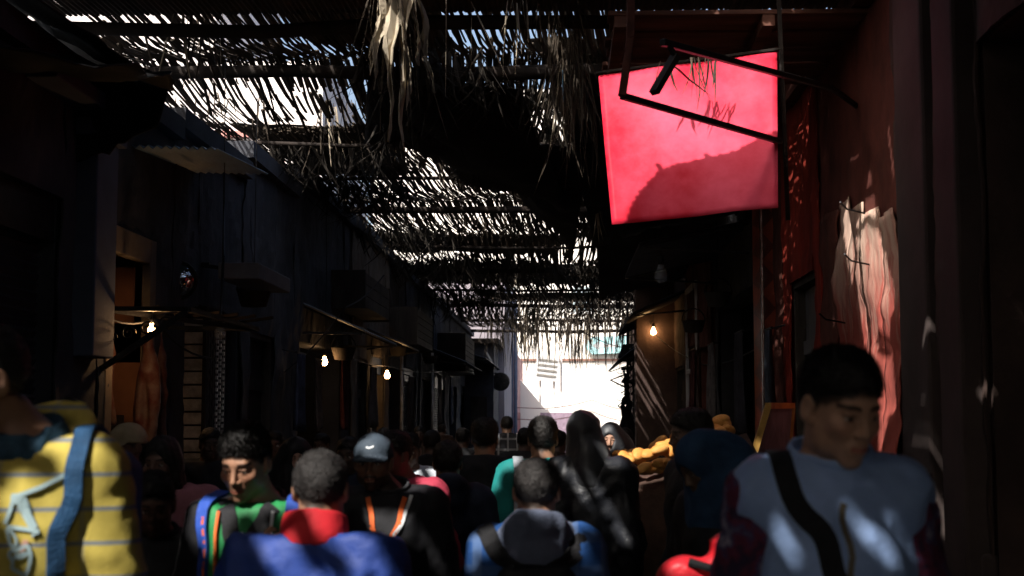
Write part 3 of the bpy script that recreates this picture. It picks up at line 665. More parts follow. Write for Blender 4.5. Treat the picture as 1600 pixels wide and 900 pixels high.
for q in range(13):
    z = .2 + q * .29
    for (ya, yb) in ((13.30, 13.93),):
        n = len(m2.v); m2.v += [(1.856, ya, z), (1.856, yb, z + .13), (1.856, ya, z + .26), (1.852, (ya + yb) / 2 - .1, z + .13)]; m2.f += [(n, n + 3, n + 2), (n, n + 1, n + 3), (n + 1, n + 2, n + 3)]
    n = len(m2.v); m2.v += [(1.862, 13.275, z), (1.98, 13.275, z + .13), (1.862, 13.275, z + .26), (1.9, 13.270, z + .13)]; m2.f += [(n, n + 3, n + 2), (n, n + 1, n + 3), (n + 1, n + 2, n + 3)]
m2.build('triangle_tile', M_TILE2, o)
m2 = MB(); m2.box(1.84, 1.858, 13.22, 13.268, .6, 3.9); m2.build('metal_edge', mat('chrome_edge', (.6, .6, .62), .25, metal=1, var=.1), o)
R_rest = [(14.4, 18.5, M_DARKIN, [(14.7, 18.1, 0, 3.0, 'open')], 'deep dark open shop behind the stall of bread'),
          (18.5, 22.4, M_TERRA, [(18.9, 20.2, 0, 2.6, 'open'), (20.6, 22.0, 0, 2.7, 'shutter')], 'terracotta shop front with an open bay and grey shutter'),
          (22.4, 29, M_BROWN, [(23, 25, 0, 2.5, 'door'), (26, 28.4, 0, 2.6, 'shutter')], 'brown plastered shop front with a bulb on its corner'),
          (29, 36, M_BROWN, [(29.8, 32, 0, 2.4, 'open')], 'brown shop front beneath reed cover far along on the right'),
          (36, 44, M_BROWN, [(38, 40, 0, 2.4, 'open')], 'last shop front on the right before the open square')]
for i, (a, b, m, ops, lb) in enumerate(R_rest): shop(1, 2 - .05 * (i % 2), a, b, HL, m, lb, ops, seed=50 + i * 3)
# end closing walls behind the viewer
if 0: t = thing('passage_arch_wall', 'plain plastered wall that closes the alley behind the viewer', 'wall', (0, -9.4, 0)); 

t = thing('market_kiosk', 'tall dark kiosk jutting from the left shops where the cover ends', 'kiosk', (-2.6, 44.6, 0)); mb = MB(); mb.box(-.40, .50, -1.6, 1.8, 0, 3.9); mb.build('cabin', M_LEFT, t, bevel=.02)
mb = MB(); mb.box(-.40, .66, -1.8, 1.9, 3.903, 4.05); mb.build('roof', M_DARKW, t); mb = MB(); mb.box(-.2, .3, -1.63, -1.603, 1.1, 2.3); o = mb.build('hatch', M_WOOD, t); mb = MB(); mb.box(-.25, .35, -1.85, -1.604, 1.02, 1.07); mb.build('counter', M_WOOD, t)
mb = MB(); mb.beam((.5, -1.4, 3.0), (.75, -1.4, 3.0), .04); mb.lathe([(.001, -.02), (.28, -.02), (.28, .02), (.001, .02)], (.70, -1.42, 2.75), 24, Matrix.Rotation(R(90), 4, 'X')); mb.build('round_sign', M_IRON, t)
# ------------------------------------------------------------ far open square
M_FARW = mat('sunlit_white_render', (.80, .76, .70), .9, var=.06, scale=.4, bump=.2, bscale=6)
M_PINKW = mat('pink_render', (.42, .24, .24), .9, var=.15, scale=.5, bump=.2, bscale=8)
t = thing('white_building', 'bright white sunlit building that closes the far end of the alley', 'building', (1, 72, 0))
mb = MB(); mb.box(-11, 12, 0, 8, 0, 5.3); mb.build('wall', M_FARW, t)
mb = MB(); mb.box(-11.1, 12.1, -.10, -.004, 4.55, 4.66); mb.build('ledge', mat('rusty_ledge', (.30, .16, .12), .8), t)
mb = MB(); mb.box(-11, 12, 2, 8, 5.303, 19); mb.build('upper_storey', M_FARW, t)
for i, (x, z, w_, h_) in enumerate(((-4.5, 7.2, 1.0, 1.3), (-.5, 7.2, 1.0, 1.3), (3, 7.2, 1.0, 1.3), (6.5, 7.2, 1, 1.3))):
    mb = MB(); mb.box(x, x + w_, 1.93, 1.998, z, z + h_); o = mb.build('window', mat('pale_window', (.30, .36, .38), .3), t)
    mb = MB(); mb.box(x - .1, x + w_ + .1, 1.88, 1.93, z - .12, z - .005); mb.build('sill', M_WHITE, o)
t = thing('white_house', 'white upper house that rises over the left shops behind the reed cover', 'building', (-6.6, 21.5, 0))
mb = MB(); mb.box(-3.6, 2.9, 0, 5, 4.6, 7.15); mb.box(-3.6, 1.2, .05, 5, 7.152, 10.5); mb.build('wall', mat('house_white_render', (.78, .73, .70), .9, var=.1, scale=.6, bump=.3, bscale=8), t)
mb = MB(); mb.box(-3.65, 2.95, -.06, -.003, 5.95, 6.05); mb.build('ledge', mat('pink_ledge_paint', (.55, .25, .22), .8), t)
for x in (-2.6, -.4, 1.4):
    mb = MB(); mb.box(x, x + .6, -.03, -.003, 5.0, 5.8); o = mb.build('window', mat('pale_window', (.30, .36, .38), .3), t); mb = MB(); mb.box(x - .06, x + .66, -.1, -.032, 4.9, 4.97); mb.build('sill', M_CREAM, o)
mb = MB(); mb.box(-3.5, 2.8, 1.0, 4, 0, 4.598); mb.build('lower_storey', M_LEFT, t)
t = thing('pink_building', 'shaded pink and grey building with a drain pipe where the alley opens', 'building', (-1.92, 57, 0))
mb = MB(); mb.box(-6, 0, -10.5, -1.0, 0, 6.3); mb.box(-6, -.004, -.998, 9, 0, 4.3); mb.build('wall', mat('lilac_grey_render', (.30, .27, .30), .9, var=.12, scale=.6, bump=.3, bscale=8), t)
mb = MB(); mb.box(.002, .05, -2.2, 8.9, 1.9, 4.25); mb.build('pink_panel', M_PINKW, t)
mb = MB(); mb.box(.002, .06, -2.2, 9, 0, 1.895); mb.build('painted_base', mat('dark_pink_paint', (.26, .085, .09), .8, var=.2), t)
for y_, r_ in ((-2.6, .07), (-6.0, .03)): mb = MB(); mb.tube([(.10, y_, 0), (.10, y_, 6.2)], r_); mb.build('drain_pipe', M_BLUEW, t, smooth=True)
mb = MB()
for q in range(28): mb.beam((.02, -10 + q * .14, 4.9), (.9, -10 + q * .14, 4.62), .1, .02)
mb.build('eave', M_WOOD, t)
t = thing('low_stone_shed', 'low sunlit white shed with a sloping wall in front of the white building', 'shed', (0.2, 62, 0))
mb = MB(); n = 0; mb.v += [(-2.3, 0, 0), (2.6, 0, 0), (2.6, 0, 2.15), (-1.0, 0, 2.05), (-2.3, 0, 3.6), (-2.3, 3, 0), (2.6, 3, 0), (2.6, 3, 2.15), (-1.0, 3, 2.05), (-2.3, 3, 3.6)]
mb.f += [(0, 1, 2, 3, 4), (9, 8, 7, 6, 5), (0, 5, 6, 1), (1, 6, 7, 2), (2, 7, 8, 3), (3, 8, 9, 4), (4, 9, 5, 0)]; mb.build('wall', M_FARW, t)
mb = MB(); mb.box(-1.2, .2, -.04, -.003, 0, 1.9); mb.build('lilac_door', mat('lilac_paint', (.30, .22, .28), .7), t)
# arrow sign
t = thing('arrow_sign', 'pale teal sign shaped as an arrow pointing left high on the white building', 'sign', tuple(at(948, 540, 71.6))); t.scale = (1.2, 1, 1.2)
mb = MB(); pr = [(-.98, 0), (-.62, .36), (.90, .42), (.86, -.30), (-.62, -.36)]
mb.v += [(x, 0, z) for x, z in pr] + [(x, .06, z) for x, z in pr]; mb.f += [(4, 3, 2, 1, 0), (5, 6, 7, 8, 9)] + [(i, (i + 1) % 5, 5 + (i + 1) % 5, 5 + i) for i in range(5)]
mb.build('board', mat('teal_sign_paint', (.42, .72, .75), .6, var=.1), t)
mb = MB(); mb.box(-.30, .50, -.02, -.003, -.06, .06); mb.v += [(-.62, -.012, 0), (-.30, -.012, .2), (-.30, -.012, -.2), (-.62, -.004, 0), (-.30, -.004, .2), (-.30, -.004, -.2)]; k_ = len(mb.v) - 6; mb.f += [(k_, k_ + 2, k_ + 1), (k_ + 3, k_ + 4, k_ + 5), (k_, k_ + 1, k_ + 4, k_ + 3), (k_ + 1, k_ + 2, k_ + 5, k_ + 4), (k_ + 2, k_, k_ + 3, k_ + 5)]
mb.build('white_arrow', M_WHITE, t)
mb = MB(); mb.box(-.7, .7, .062, .33, -.04, .04); mb.build('bracket', M_STEEL, t)
# tilted case + junk on the shed roof
p = at(855, 577, 62.5); t = thing('metal_case', 'tilted grey slatted metal case on a pole above the shed', 'cooler box', (p.x, 62.3, p.z), 0)
mb = MB(); mb.box(-.5, .5, -.3, .3, -.5, .5, Matrix.Rotation(.12, 4, 'Y')); mb.build('case', M_WHITE, t)
mb = MB()
for z in (-.34, -.12, .1, .32): mb.box(-.42, .42, -.33, -.302, z, z + .09, Matrix.Rotation(.12, 4, 'Y'))
mb.build('grille', mat('grey_grille', (.20, .19, .17), .7), t)
mb = MB(); mb.tube([(.3, 0, -.5), (.3, 0, -p.z + .01)], .05); mb.tube([(-.3, 0, -.5), (-.3, 0, -p.z + .01)], .05); mb.tube([(.62, .1, 1.1), (.62, .1, -p.z + .01)], .05); mb.build('pole', mat('pale_painted_pole', (.75, .70, .66), .7), t)
for i, (y0, y1, Yc) in enumerate(((637, 650, 58), (655, 668, 56))):
    a = at(815, y0, Yc); b = at(925, y0 - 12, Yc); c = at(1010, y0 + 4, Yc); mb = MB(); P_ = [a.lerp(b, q / 6) + Vector((0, 0, -.15 * math.sin(q / 6 * math.pi))) for q in range(7)] + [b.lerp(c, q / 6) + Vector((0, 0, -.15 * math.sin(q / 6 * math.pi))) for q in range(1, 7)]
    mb.tube([P_[0] + Vector((-1.0, 0, .0))] + P_ + [Vector((2.6, Yc, P_[-1].z))], .018, 5); mb.build('overhead_cable', mat('faded_cable', (.25, .14, .12), .7), None, ['upper sagging cable strung across the bright square', 'lower sagging cable strung across the bright square'][i], 'cable')

# ------------------------------------------------------------ reed cover; gaps out of view are shaped to aim sunbeams
HOLES = []
def inpoly(x, y, P):
    c = False; j = len(P) - 1
    for i in range(len(P)):
        if (P[i][1] > y) != (P[j][1] > y) and x < (P[j][0] - P[i][0]) * (y - P[i][1]) / (P[j][1] - P[i][1]) + P[i][0]: c = not c
        j = i
    return c
def lift(T, z=ZC): return T + LDIR * ((z - T.z) / LDIR.z)
def hole(px, py, Y, rx, ry, rot=0, keep=0.0):
    """gap in the reeds at the place the sunbeam that reaches this point has to pass"""
    c = lift(at(px, py, Y)); rr = random.Random(int(px * 3 + py)); P = []
    for i in range(14):
        a = i / 14 * 2 * math.pi; r = rr.uniform(.78, 1.15); x, y = math.cos(a) * rx * r, math.sin(a) * ry * r; P.append((c.x + x * math.cos(rot) - y * math.sin(rot), c.y + x * math.sin(rot) + y * math.cos(rot)))
    HOLES.append((P, keep))
def slot(pts, wd, keep=0):
    """long gap following points (px, py, Y)"""
    Q = [lift(at(*p)) for p in pts]
    for a, b in zip(Q, Q[1:]):
        d = Vector((b.x - a.x, b.y - a.y)).normalized(); n = Vector((-d.y, d.x)) * wd / 2; HOLES.append(([(a.x + n.x, a.y + n.y), (b.x + n.x, b.y + n.y), (b.x - n.x, b.y - n.y), (a.x - n.x, a.y - n.y)], keep))
TARP_Y = 8.5
def tarppt(px, py):
    u = (px - 935) / 280; v = (py - 90) / 250; return at(px, py, 8.74 - .14 * u - .42 * v)
tp = [(928, 118), (1216, 80), (1214, 203), (1190, 213), (1150, 234), (1112, 244), (1104, 236), (1100, 247), (1060, 256), (1036, 266), (1028, 250), (1029, 270), (1005, 292), (985, 322), (975, 352), (950, 354)]
HOLES.append(([(lift(tarppt(*q)).x, lift(tarppt(*q)).y) for q in tp], .0))
exec_holes = [(612, 40, 9.05, .10, .13, 0, 0), (622, 100, 9.05, .05, .10, 0, 0), (697, 90, 9.2, .03, .12, 0, 0), (750, 80, 9.4, .05, .1, 0, 0), (890, 120, 9.7, .06, .12, 0, .2), (885, 230, 9.7, .06, .12, 0, .3), (805, 60, 9.4, .04, .1, 0, 0),

    # (px, py, Y, rx, ry, rot, keep)
    (160, 720, 2.95, .06, .13, .3, .0), (60, 790, 2.85, .11, .14, 0, .15), (185, 830, 2.9, .04, .12, 0, 0), (90, 665, 2.95, .05, .04, 0, 0), (110, 880, 2.8, .08, .05, 0, 0), (20, 720, 2.85, .05, .05, 0, 0),
    (398, 724, 4.03, .085, .075, 0, 0), (405, 818, 4.0, .0, .005, 0, 0), (340, 830, 4.1, .06, .10, 0, 0),
    (470, 735, 3.6, .035, .12, 0, 0), (520, 740, 3.6, .045, .12, 0, 0), (505, 785, 3.5, .12, .03, 0, 0), (560, 850, 3.4, .05, .12, .3, 0), (440, 860, 3.4, .05, .1, 0, 0), (490, 860, 3.3, .03, .1, 0, .0),
    (592, 698, 5.1, .08, .06, 0, 0), (560, 770, 5.0, .03, .06, 0, 0), (668, 752, 6.0, .05, .10, 0, 0), (640, 714, 8, .12, .12, 0, .3), (600, 765, 5.0, .05, .05, 0, 0),
    (825, 740, 4.15, .035, .1, 0, 0), (880, 780, 4.1, .03, .05, 0, 0), (775, 860, 4.1, .03, .05, 0, 0), (905, 860, 4.1, .03, .04, 0, 0), (750, 875, 4.1, .01, .05, 0, 0), (830, 820, 4.1, .07, .04, 0, 0),
    (790, 735, 7, .08, .09, 0, 0), (882, 740, 7, .04, .12, 0, 0), (848, 656, 7, .06, .03, 0, 0), (780, 778, 7, .04, .05, 0, 0),
    (900, 680, 6.4, .01, .05, 0, 0), (900, 770, 6.3, -.005, .18, .1, 0), (968, 740, 6.3, .02, .05, 0, 0), (975, 850, 6.3, .0, .12, 0, 0), (955, 690, 8.9, .06, .09, 0, 0), (992, 780, 7.6, .04, .10, 0, 0),
    (1020, 690, 7.5, .26, .06, .35, 0), (1050, 682, 7.6, .18, .12, .3, 0), (1000, 700, 7.6, .15, .1, .3, 0), (995, 708, 7.5, .10, .06, 0, 0),
    (1235, 860, 2.9, .01, .04, 0, 0), (1328, 795, 2.85, -.005, .04, 0, .0), (1222, 728, 3.0, .0, .0, 0, 0), (1265, 735, 2.9, -.01, .0, 0, 0), (1400, 800, 2.9, -.012, .03, 0, 0), (1385, 870, 2.9, -.005, .02, 0, 0),
    (1115, 862, 3.9, .08, .07, 0, 0), (1075, 885, 3.9, .05, .04, 0, 0),
    (640, 700, 5.6, .02, .02, 0, 0), (310, 810, 5.4, .03, .1, 0, 0), (220, 672, 6.2, .04, .03, 0, 0), (360, 690, 4.2, .02, .04, 0, 0), (420, 690, 4.25, .02, .05, 0, 0), (463, 697, 7, .04, .03, 0, 0),
]
for q in exec_holes: hole(q[0], q[1], q[2], q[3] + (.030 if q[2] < 8.2 else .012), q[4] + (.025 if q[2] < 8.2 else .008), q[5], q[6])
# beams on the walls
slot([(1318, 322, 9.9), (1345, 450, 9.6), (1390, 640, 9.0), (1400, 715, 8.9)], .10, 0); slot([(1352, 322, 9.3), (1375, 450, 9.1), (1405, 560, 8.8)], .26, .08); slot([(1362, 440, 9.2), (1385, 560, 9.0), (1405, 715, 8.8)], .26, .08)
slot([(1290, 340, 10.5), (1300, 500, 10.3)], .03, 0); slot([(1440, 690, 7.85), (1458, 760, 7.65), (1475, 845, 7.5)], .20, .40); slot([(1392, 205, 8.6), (1402, 292, 8.5)], .03); slot([(1318, 322, 9.9), (1350, 520, 9.5)], .06, 0); slot([(1332, 0, 9.6), (1344, 34, 9.5)], .05)
slot([(275, 545, 11.0), (290, 660, 11.4)], .12, .3); slot([(312, 475, 11.9), (315, 740, 11.9)], .05, .1)
slot([(578, 600, 22), (578, 690, 22)], .06); slot([(606, 600, 24), (606, 660, 24)], .05); slot([(543, 500, 20), (543, 670, 20)], .05); slot([(720, 560, 40), (722, 590, 40)], .2, .2)
slot([(1290, 20, 11.2), (1300, 110, 10.8)], .12, .4)

def density(x, y):
    """share of reeds left in place, by place along the alley"""
    px = 880 + x * 2222 / max(y, 1); py = 655 - (ZC - 1.62) * 2222 / max(y, 1)
    def r(a, b, c, d): return a <= px <= b and c <= py <= d
    if r(395, 545, 118, 196): return .22
    if r(245, 400, 112, 212): return .42
    if r(-50, 110, -20, 30): return .0
    if r(110, 400, -40, 30): return .74
    if r(400, 620, -40, 104): return .97
    if r(540, 672, -40, 135): return .99
    if r(60, 400, 42, 110): return .80
    if r(560, 640, 130, 260): return .75
    if r(670, 880, -40, 120): return .70
    if r(458, 505, 330, 396): return .62
    if r(512, 552, 378, 402): return .35
    if r(600, 730, 374, 402): return .55
    if r(665, 780, 440, 468): return .45
    if r(780, 1000, 440, 560): return .55
    nz = mnoise.noise(Vector((x * 1.5, y * 1.1, 3.3)))
    if r(450, 860, 210, 420): return (.80 if nz > .12 else .985) if py < 335 else (.76 if nz > .2 else .99)
    return .84 if nz > .24 else .994
_r = random.Random(21)
for _ in range(75):  # small gaps added at random to dapple the walkers with sun
    c = Vector((_r.uniform(-3.6, .9), _r.uniform(-1.2, 6.6), 0)); n_ = 7; a0 = _r.uniform(0, 6); ra, rb = _r.uniform(.045, .07), _r.uniform(.03, .10)
    HOLES.append(([(c.x + ra * math.cos(a0 + q * 2 * math.pi / n_), c.y + rb * math.sin(a0 + q * 2 * math.pi / n_)) for q in range(n_)], 0))
TD = [(1218, 210), (1190, 216), (1150, 237), (1112, 247), (1060, 259), (1036, 269), (1005, 295), (985, 325), (975, 356), (1218, 352)]
SHADE = [(lift(tarppt(*q)).x, lift(tarppt(*q)).y) for q in TD]  # reeds kept closed here so the lower part of the sheet stays shaded
def inhole(x, y, rnd):
    if inpoly(x, y, SHADE): return False
    for P, keep in HOLES:
        if inpoly(x, y, P): return rnd > keep
    return False
HB = [(min(p[0] for p in P), max(p[0] for p in P), min(p[1] for p in P), max(p[1] for p in P)) for P, k in HOLES]
def reedmat(Y0, Y1, X0, X1, pitch, wd, layers, label, dense, seed, zup=0):
    rr = random.Random(seed); mb = MB(); n = int((X1 - X0) / pitch); sk0 = rr.uniform(-.09, .09); sag = .02 if dense else rr.uniform(.03, .10); step = (.012 if pitch < .03 else .05) if dense else .16
    for L in range(layers):
        skew = 0 if dense else sk0 + rr.uniform(-.035, .035)
        for i in range(n):
            x = X0 + (i + .5) * pitch + (0 if dense else rr.gauss(0, pitch * .35)); sk = skew * (0 if dense else 1) + rr.gauss(0, .0 if dense else .02); rn = rr.random(); z0 = ZC + zup + L * .035 + (i % 2) * .012
            ya = Y0 + (0 if dense else rr.uniform(-.35, .1)); yb = Y1 + (0 if dense else rr.uniform(-.1, .55)); m = max(2, int((yb - ya) / step)); run = None
            for j in range(m + 1):
                y = ya + (yb - ya) * j / m; xx = x + sk * (y - Y0)
                ok = j < m
                if ok:
                    hit = any(b[0] <= xx <= b[1] and b[2] <= y <= b[3] for b in HB) and inhole(xx, y + step / 2, rn)
                    if hit: ok = False
                    elif not dense:
                        d = density(xx, y); ok = rn < d + (.5 * mnoise.noise(Vector((xx * 1.6, y * 1.6, seed * 3.1))) * (1 - d) * 2)
                        if ok and rr.random() < (1 - d) * .05 + .004: ok = False
                if ok and run is None: run = y
                if not ok and run is not None:
                    if y - run > .05:
                        a = Vector((x + sk * (run - Y0), run, z0)); b = Vector((x + sk * (y - Y0), y, z0))
                        zf = lambda yy: z0 - sag * math.sin((yy - Y0) / (Y1 - Y0) * math.pi)
                        a.z = zf(run); b.z = zf(y)
                        if not dense and j < m and rr.random() < .10: b.z -= rr.uniform(.05, .25)
                        w2 = (wd if dense else wd * rr.uniform(.6, 1.25)); d = (b - a).normalized(); s_ = Vector((d.y, -d.x, 0)).normalized() * w2 / 2; u = Vector((0, 0, w2 * .28))
                        k = len(mb.v); mid = (a + b) / 2 + Vector((rr.gauss(0, .003), 0, (zf((run + y) / 2) - (zf(run) + zf(y)) / 2) * .9)) 
                        for p in ((a, mid, b) if not dense or b.y - a.y > .6 else (a, b)):
                            mb.v += [tuple(p - s_), tuple(p - u), tuple(p + s_), tuple(p + u)]
                        ns = (len(mb.v) - k) // 4
                        for q in range(ns - 1):
                            for e in range(4): mb.f.append((k + q * 4 + e, k + q * 4 + (e + 1) % 4, k + q * 4 + 4 + (e + 1) % 4, k + q * 4 + 4 + e))
                        mb.f.append((k + 3, k + 2, k + 1, k)); e = k + (ns - 1) * 4; mb.f.append((e, e + 1, e + 2, e + 3))
                    run = None
    return mb.build('reed_mat', M_REED, None, label, 'reed mat', 'reed mats laid over the alley')
BY = [9.75, 11.15, 14.0, 16.3, 18.7, 22.4, 26.4, 30.5, 35, 40, 44.5]
nm = ['first', 'second', 'third', 'fourth', 'fifth', 'sixth', 'seventh', 'eighth', 'ninth', 'tenth', 'eleventh']
for i, (a, b) in enumerate([(-9.0, -3.5), (-3.6, .1), (-.1, 3.3), (3.2, 6.5), (6.4, 9.85)]):
    fine = i > 2; reedmat(a, b, -4.25, 2.6, .020 if fine else .040, .036 if fine else .072, 1, ['dense dark reed mat over the alley far behind the viewer', 'dense reed mat over the alley just behind the viewer', 'dense reed mat straight above the viewer', 'dense reed mat over the nearest walkers', 'dense reed mat above the hanging red sheet with a wide gap shaped to light it'][i], True, i, (i % 2) * .03)
for i, (a, b) in enumerate(zip(BY, BY[1:])):
    reedmat(a, b, -4.25 if a < 15 else -3.5, 2.5, .028 if a < 20 else .040, .025 if a < 20 else .036, 2, nm[i] + ' ragged reed mat with gaps counted from the near edge of the open lattice', False, 20 + i)
for i, y in enumerate(BY):
    rr = random.Random(i); mb = MB(); r = (.05, .06, .02, .022, .05, .025, .05, .03, .05, .04, .05)[i]; z = ZC - .12
    P_ = [(-4.1 if i == 0 else -3.35, y, z + .02)] + [(-3.3 + 5.8 * q / 5, y + rr.gauss(0, .03), z + rr.gauss(0, .025)) for q in range(1, 5)] + [(2.4, y, z)]
    mb.tube(P_, [r * rr.uniform(.85, 1.1) for _ in P_], 10)
    mb.build('roof_pole', M_DARKW, None, nm[i] + ' dark wooden pole across the alley counted from the red sheet', 'roof pole', 'poles carrying the reed mats', smooth=True)
# ------------------------------------------------------------ sheets and awnings below the cover
def drape(pts4, nu, nv, sag, seed, name, m, label, cat, group=None, th=.008, rag=.0, wr=.03, smooth=True):
    a, b, c, d = [Vector(p) for p in pts4]; rows = []; rr = random.Random(seed); R_ = [rr.uniform(-rag, rag) for _ in range(nu + 1)]
    nrm = (b - a).cross(d - a).normalized()
    for i in range(nu + 1):
        u = i / nu; row = []
        for j in range(nv + 1):
            v = j / nv; p = a.lerp(b, u).lerp(d.lerp(c, u), v + (R_[i] if j == nv else 0)); q = np.array([[p.x, p.y, p.z]])
            p = p + Vector((0, 0, -sag * math.sin(u * math.pi) * math.sin(v * math.pi))) + nrm * (wr * float(vnoise(q, 1.8, seed)[0] + .5 * vnoise(q, 5, seed + 1)[0])); row.append(p)
        rows.append(row)
    mb = MB(); mb.sheet(rows, th); return mb.build(name, m, None, label, cat, group, smooth=smooth)
# red plastic sheet
M_TARP = mat('red_plastic_sheet', (.68, .013, .038), .45, col2=(.90, .11, .19), scale=1.5, bump=.6, bscale=4, spec=.07, trans=.12)  # paler pink patches in the colour imitate sun sheen on the plastic
q = [tarppt(935, 118), tarppt(1214, 82), tarppt(1216, 326), tarppt(956, 349)]
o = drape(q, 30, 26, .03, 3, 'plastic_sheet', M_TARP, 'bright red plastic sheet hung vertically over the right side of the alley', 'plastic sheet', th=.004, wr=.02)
mb = MB(); p = tarppt(1220, 60); mb.beam((p.x + .01, TARP_Y + .3, ZC - .02), (p.x + .01, TARP_Y + .06, tarppt(1220, 330).z), .025); a = tarppt(930, 112); b = tarppt(1222, 74)
mb.beam(a + Vector((0, .03, .0)), b + Vector((0, .03, .0)), .014); mb.build('wooden_hanging_frame', M_DARKW, None, 'thin dark wooden frame that the red plastic sheet hangs from', 'frame')
# iron bracket in front
t = thing('iron_bracket', 'rusty dark iron bracket reaching from the right wall in front of the red sheet', 'bracket', (2.0, 9, 3.4))
A = at(972, 150, 6.9); B = at(1219, 221, 8.42); C_ = at(992, 20, 6.9); D_ = at(1035, 66, 6.9); E_ = at(1300, 138, 9.1); mb = MB(); off = Vector((-2.0, -9, -3.4))
mb.beam(A + off, B + off, .032); mb.build('lower_bar', M_IRON, t, bevel=.004); mb = MB(); mb.beam(D_ + off, E_ + off, .034); mb.beam(E_ + off, Vector((2.02, 9.55, E_.z - .04)) + off, .03); mb.build('upper_bar', M_IRON, t, bevel=.004)
mb = MB(); mb.beam(A + off, at(985, 60, 6.9) + off, .05, .04); mb.beam(at(985, 60, 6.9) + off, Vector((at(990, -60, 6.9).x, 6.9, 4.5)) + off, .05, .04); mb.build('upright', mat('rust_red_iron', (.12, .04, .03), .7, var=.4, scale=10), t, bevel=.004)
mb = MB(); mb.beam(at(1022, 145, 6.9) + off, at(1055, 88, 7.0) + off, .05, .03); mb.beam(at(1055, 88, 7.0) + off, at(1045, 70, 6.95) + off, .02); mb.build('wooden_offcut', M_WOOD, t)
# plank roof behind the sheet
mb = MB()
for i in range(9):
    y = 9.08 + i * .22; mb.box(.30 + .02 * (i % 3), 2.0, y, y + .205, 4.24 + .012 * (i % 2), 4.27 + .012 * (i % 2))
mb.box(.34, .42, 9.08, 11.0, 4.16, 4.236); mb.box(1.3, 1.38, 9.08, 11.0, 4.16, 4.236)
mb.build('plank_canopy', mat('reddish_planks', (.16, .07, .05), .8, var=.45, scale=5, bump=.6, stretch=(.2, 1, 1)), None, 'red brown plank canopy under the reeds beside the red sheet', 'canopy', bevel=.004)
# left near awning
L7 = lambda px, py, Y: at(px, py, Y)
M_AWN = mat('black_tarpaulin', (.012, .012, .013), .6, var=.4, scale=2, bump=.4, bscale=10)
drape([(-3.3, 5.0, 3.2), (-3.1, 8.4, 3.95), L7(276, 135, 8.2), L7(215, 100, 6.6)], 24, 18, .10, 11, 'awning', M_AWN, 'big black tarpaulin awning jutting out above the near left shops', 'awning', rag=.02, wr=.07)
drape([(-3.2, 6.0, 3.9), (-3.2, 8.8, 4.12), L7(262, 125, 8.6), L7(150, 62, 7.6)], 16, 10, .05, 12, 'awning', M_AWN, 'upper black plastic awning with a humped outline at the near left', 'awning', rag=.03, wr=.08)
mb = MB()
rs_ = [L7(272, 132, 8.2), L7(242, 150, 8.25), L7(240, 190, 8.4), L7(150, 240, 8.5), (-3.05, 8.6, 2.9)]
drape([(-3.2, 8.5, 4.1), L7(272, 130, 8.3), L7(243, 195, 8.35), (-3.2, 8.5, 3.05)], 14, 10, 0, 13, 'awning_curtain', M_AWN, 'black cloth flap hanging from the end of the near left awning', 'awning', rag=.06, wr=.06)
# blue corrugated sheet
mb = MB(); rows = []
for i in range(41):
    u = i / 40; x = -3.0 + u * .62; rows.append([(x, 9.6, 3.50 + .012 * math.sin(i * 1.57) - u * .02), (x, 11.3, 3.62 + .012 * math.sin(i * 1.57) - u * .02)])
mb.sheet(rows, .006); mb.build('corrugated_sheet', mat('blue_corrugated_plastic', (.10, .22, .36), .4, var=.2, scale=3), None, 'small blue corrugated sheet jutting over the butcher shop', 'corrugated sheet')
# wooden crates and boards along the left cornice
def crate(lx, y0, y1, z0, z1, label, depth=.5, m=M_DARKW):
    t = thing('wooden_box_sign', label, 'box sign', (-3, (y0 + y1) / 2, z0), group=None); h = (y1 - y0) / 2; mb = MB(); n = max(2, int((z1 - z0) / .12))
    for i in range(n): 
        za = (z1 - z0) * i / n; mb.box(lx, lx + depth, -h, h, za + .004, za + (z1 - z0) / n - .004)
    mb.build('board', m, t, bevel=.004); mb = MB(); mb.box(lx - .01, lx + depth + .012, -h - .02, -h - .002, -.02, z1 - z0 + .02); mb.build('end_board', M_WOOD, t, bevel=.003); mb = MB(); mb.box(lx - .01, lx + depth + .012, h + .002, h + .02, -.02, z1 - z0 + .02); mb.build('end_board', M_WOOD, t, bevel=.003)
crate(.02, 18.0, 20.6, 3.05, 3.5, 'weathered grey wooden box farther along the left cornice', .45, M_WOOD)
crate(.02, 24, 27, 2.9, 3.5, 'small dark wooden box between the steel poles and far shops', .5)
crate(.02, 33, 36.5, 2.75, 3.6, 'pale glazed wooden box on the left near the bright square', .7, M_WOOD)
# corrugated awnings on both sides
def corr(side, X, y0, y1, z_in, z_out, out, label, m):
    mb = MB(); n = int((y1 - y0) / .04); rows = []
    for i in range(n + 1):
        y = y0 + (y1 - y0) * i / n; b = .012 * math.sin(i * 1.57); rows.append([(X, y, z_in + b), (X - side * out * .5, y, (z_in + z_out) / 2 + b), (X - side * out, y, z_out + b)])
    t = thing('corrugated_awning', label, 'awning', (X, (y0 + y1) / 2, z_in), group='corrugated awnings along the shops'); mb.sheet(rows, .006); mb.v = [(x - X, y - (y0 + y1) / 2, z - z_in) for x, y, z in mb.v]; mb.build('sheet', m, t)
    for y in (y0 + .1, y1 - .1): mb = MB(); mb.beam((0, y - (y0 + y1) / 2, -.35), (-side * out * .95, y - (y0 + y1) / 2, z_out - z_in - .03), .025); mb.beam((0, y - (y0 + y1) / 2, -.03), (-side * out, y - (y0 + y1) / 2, z_out - z_in - .03), .02); mb.build('strut', M_IRON, t)
corr(-1, -3, 16.0, 19.2, 2.95, 2.62, .75, 'grey corrugated awning over the open shop with the bulb', M_STEEL)
corr(-1, -3, 21.0, 23.6, 3.0, 2.75, .6, 'rusty corrugated awning over the shutter beside the steel poles', M_SHUT)
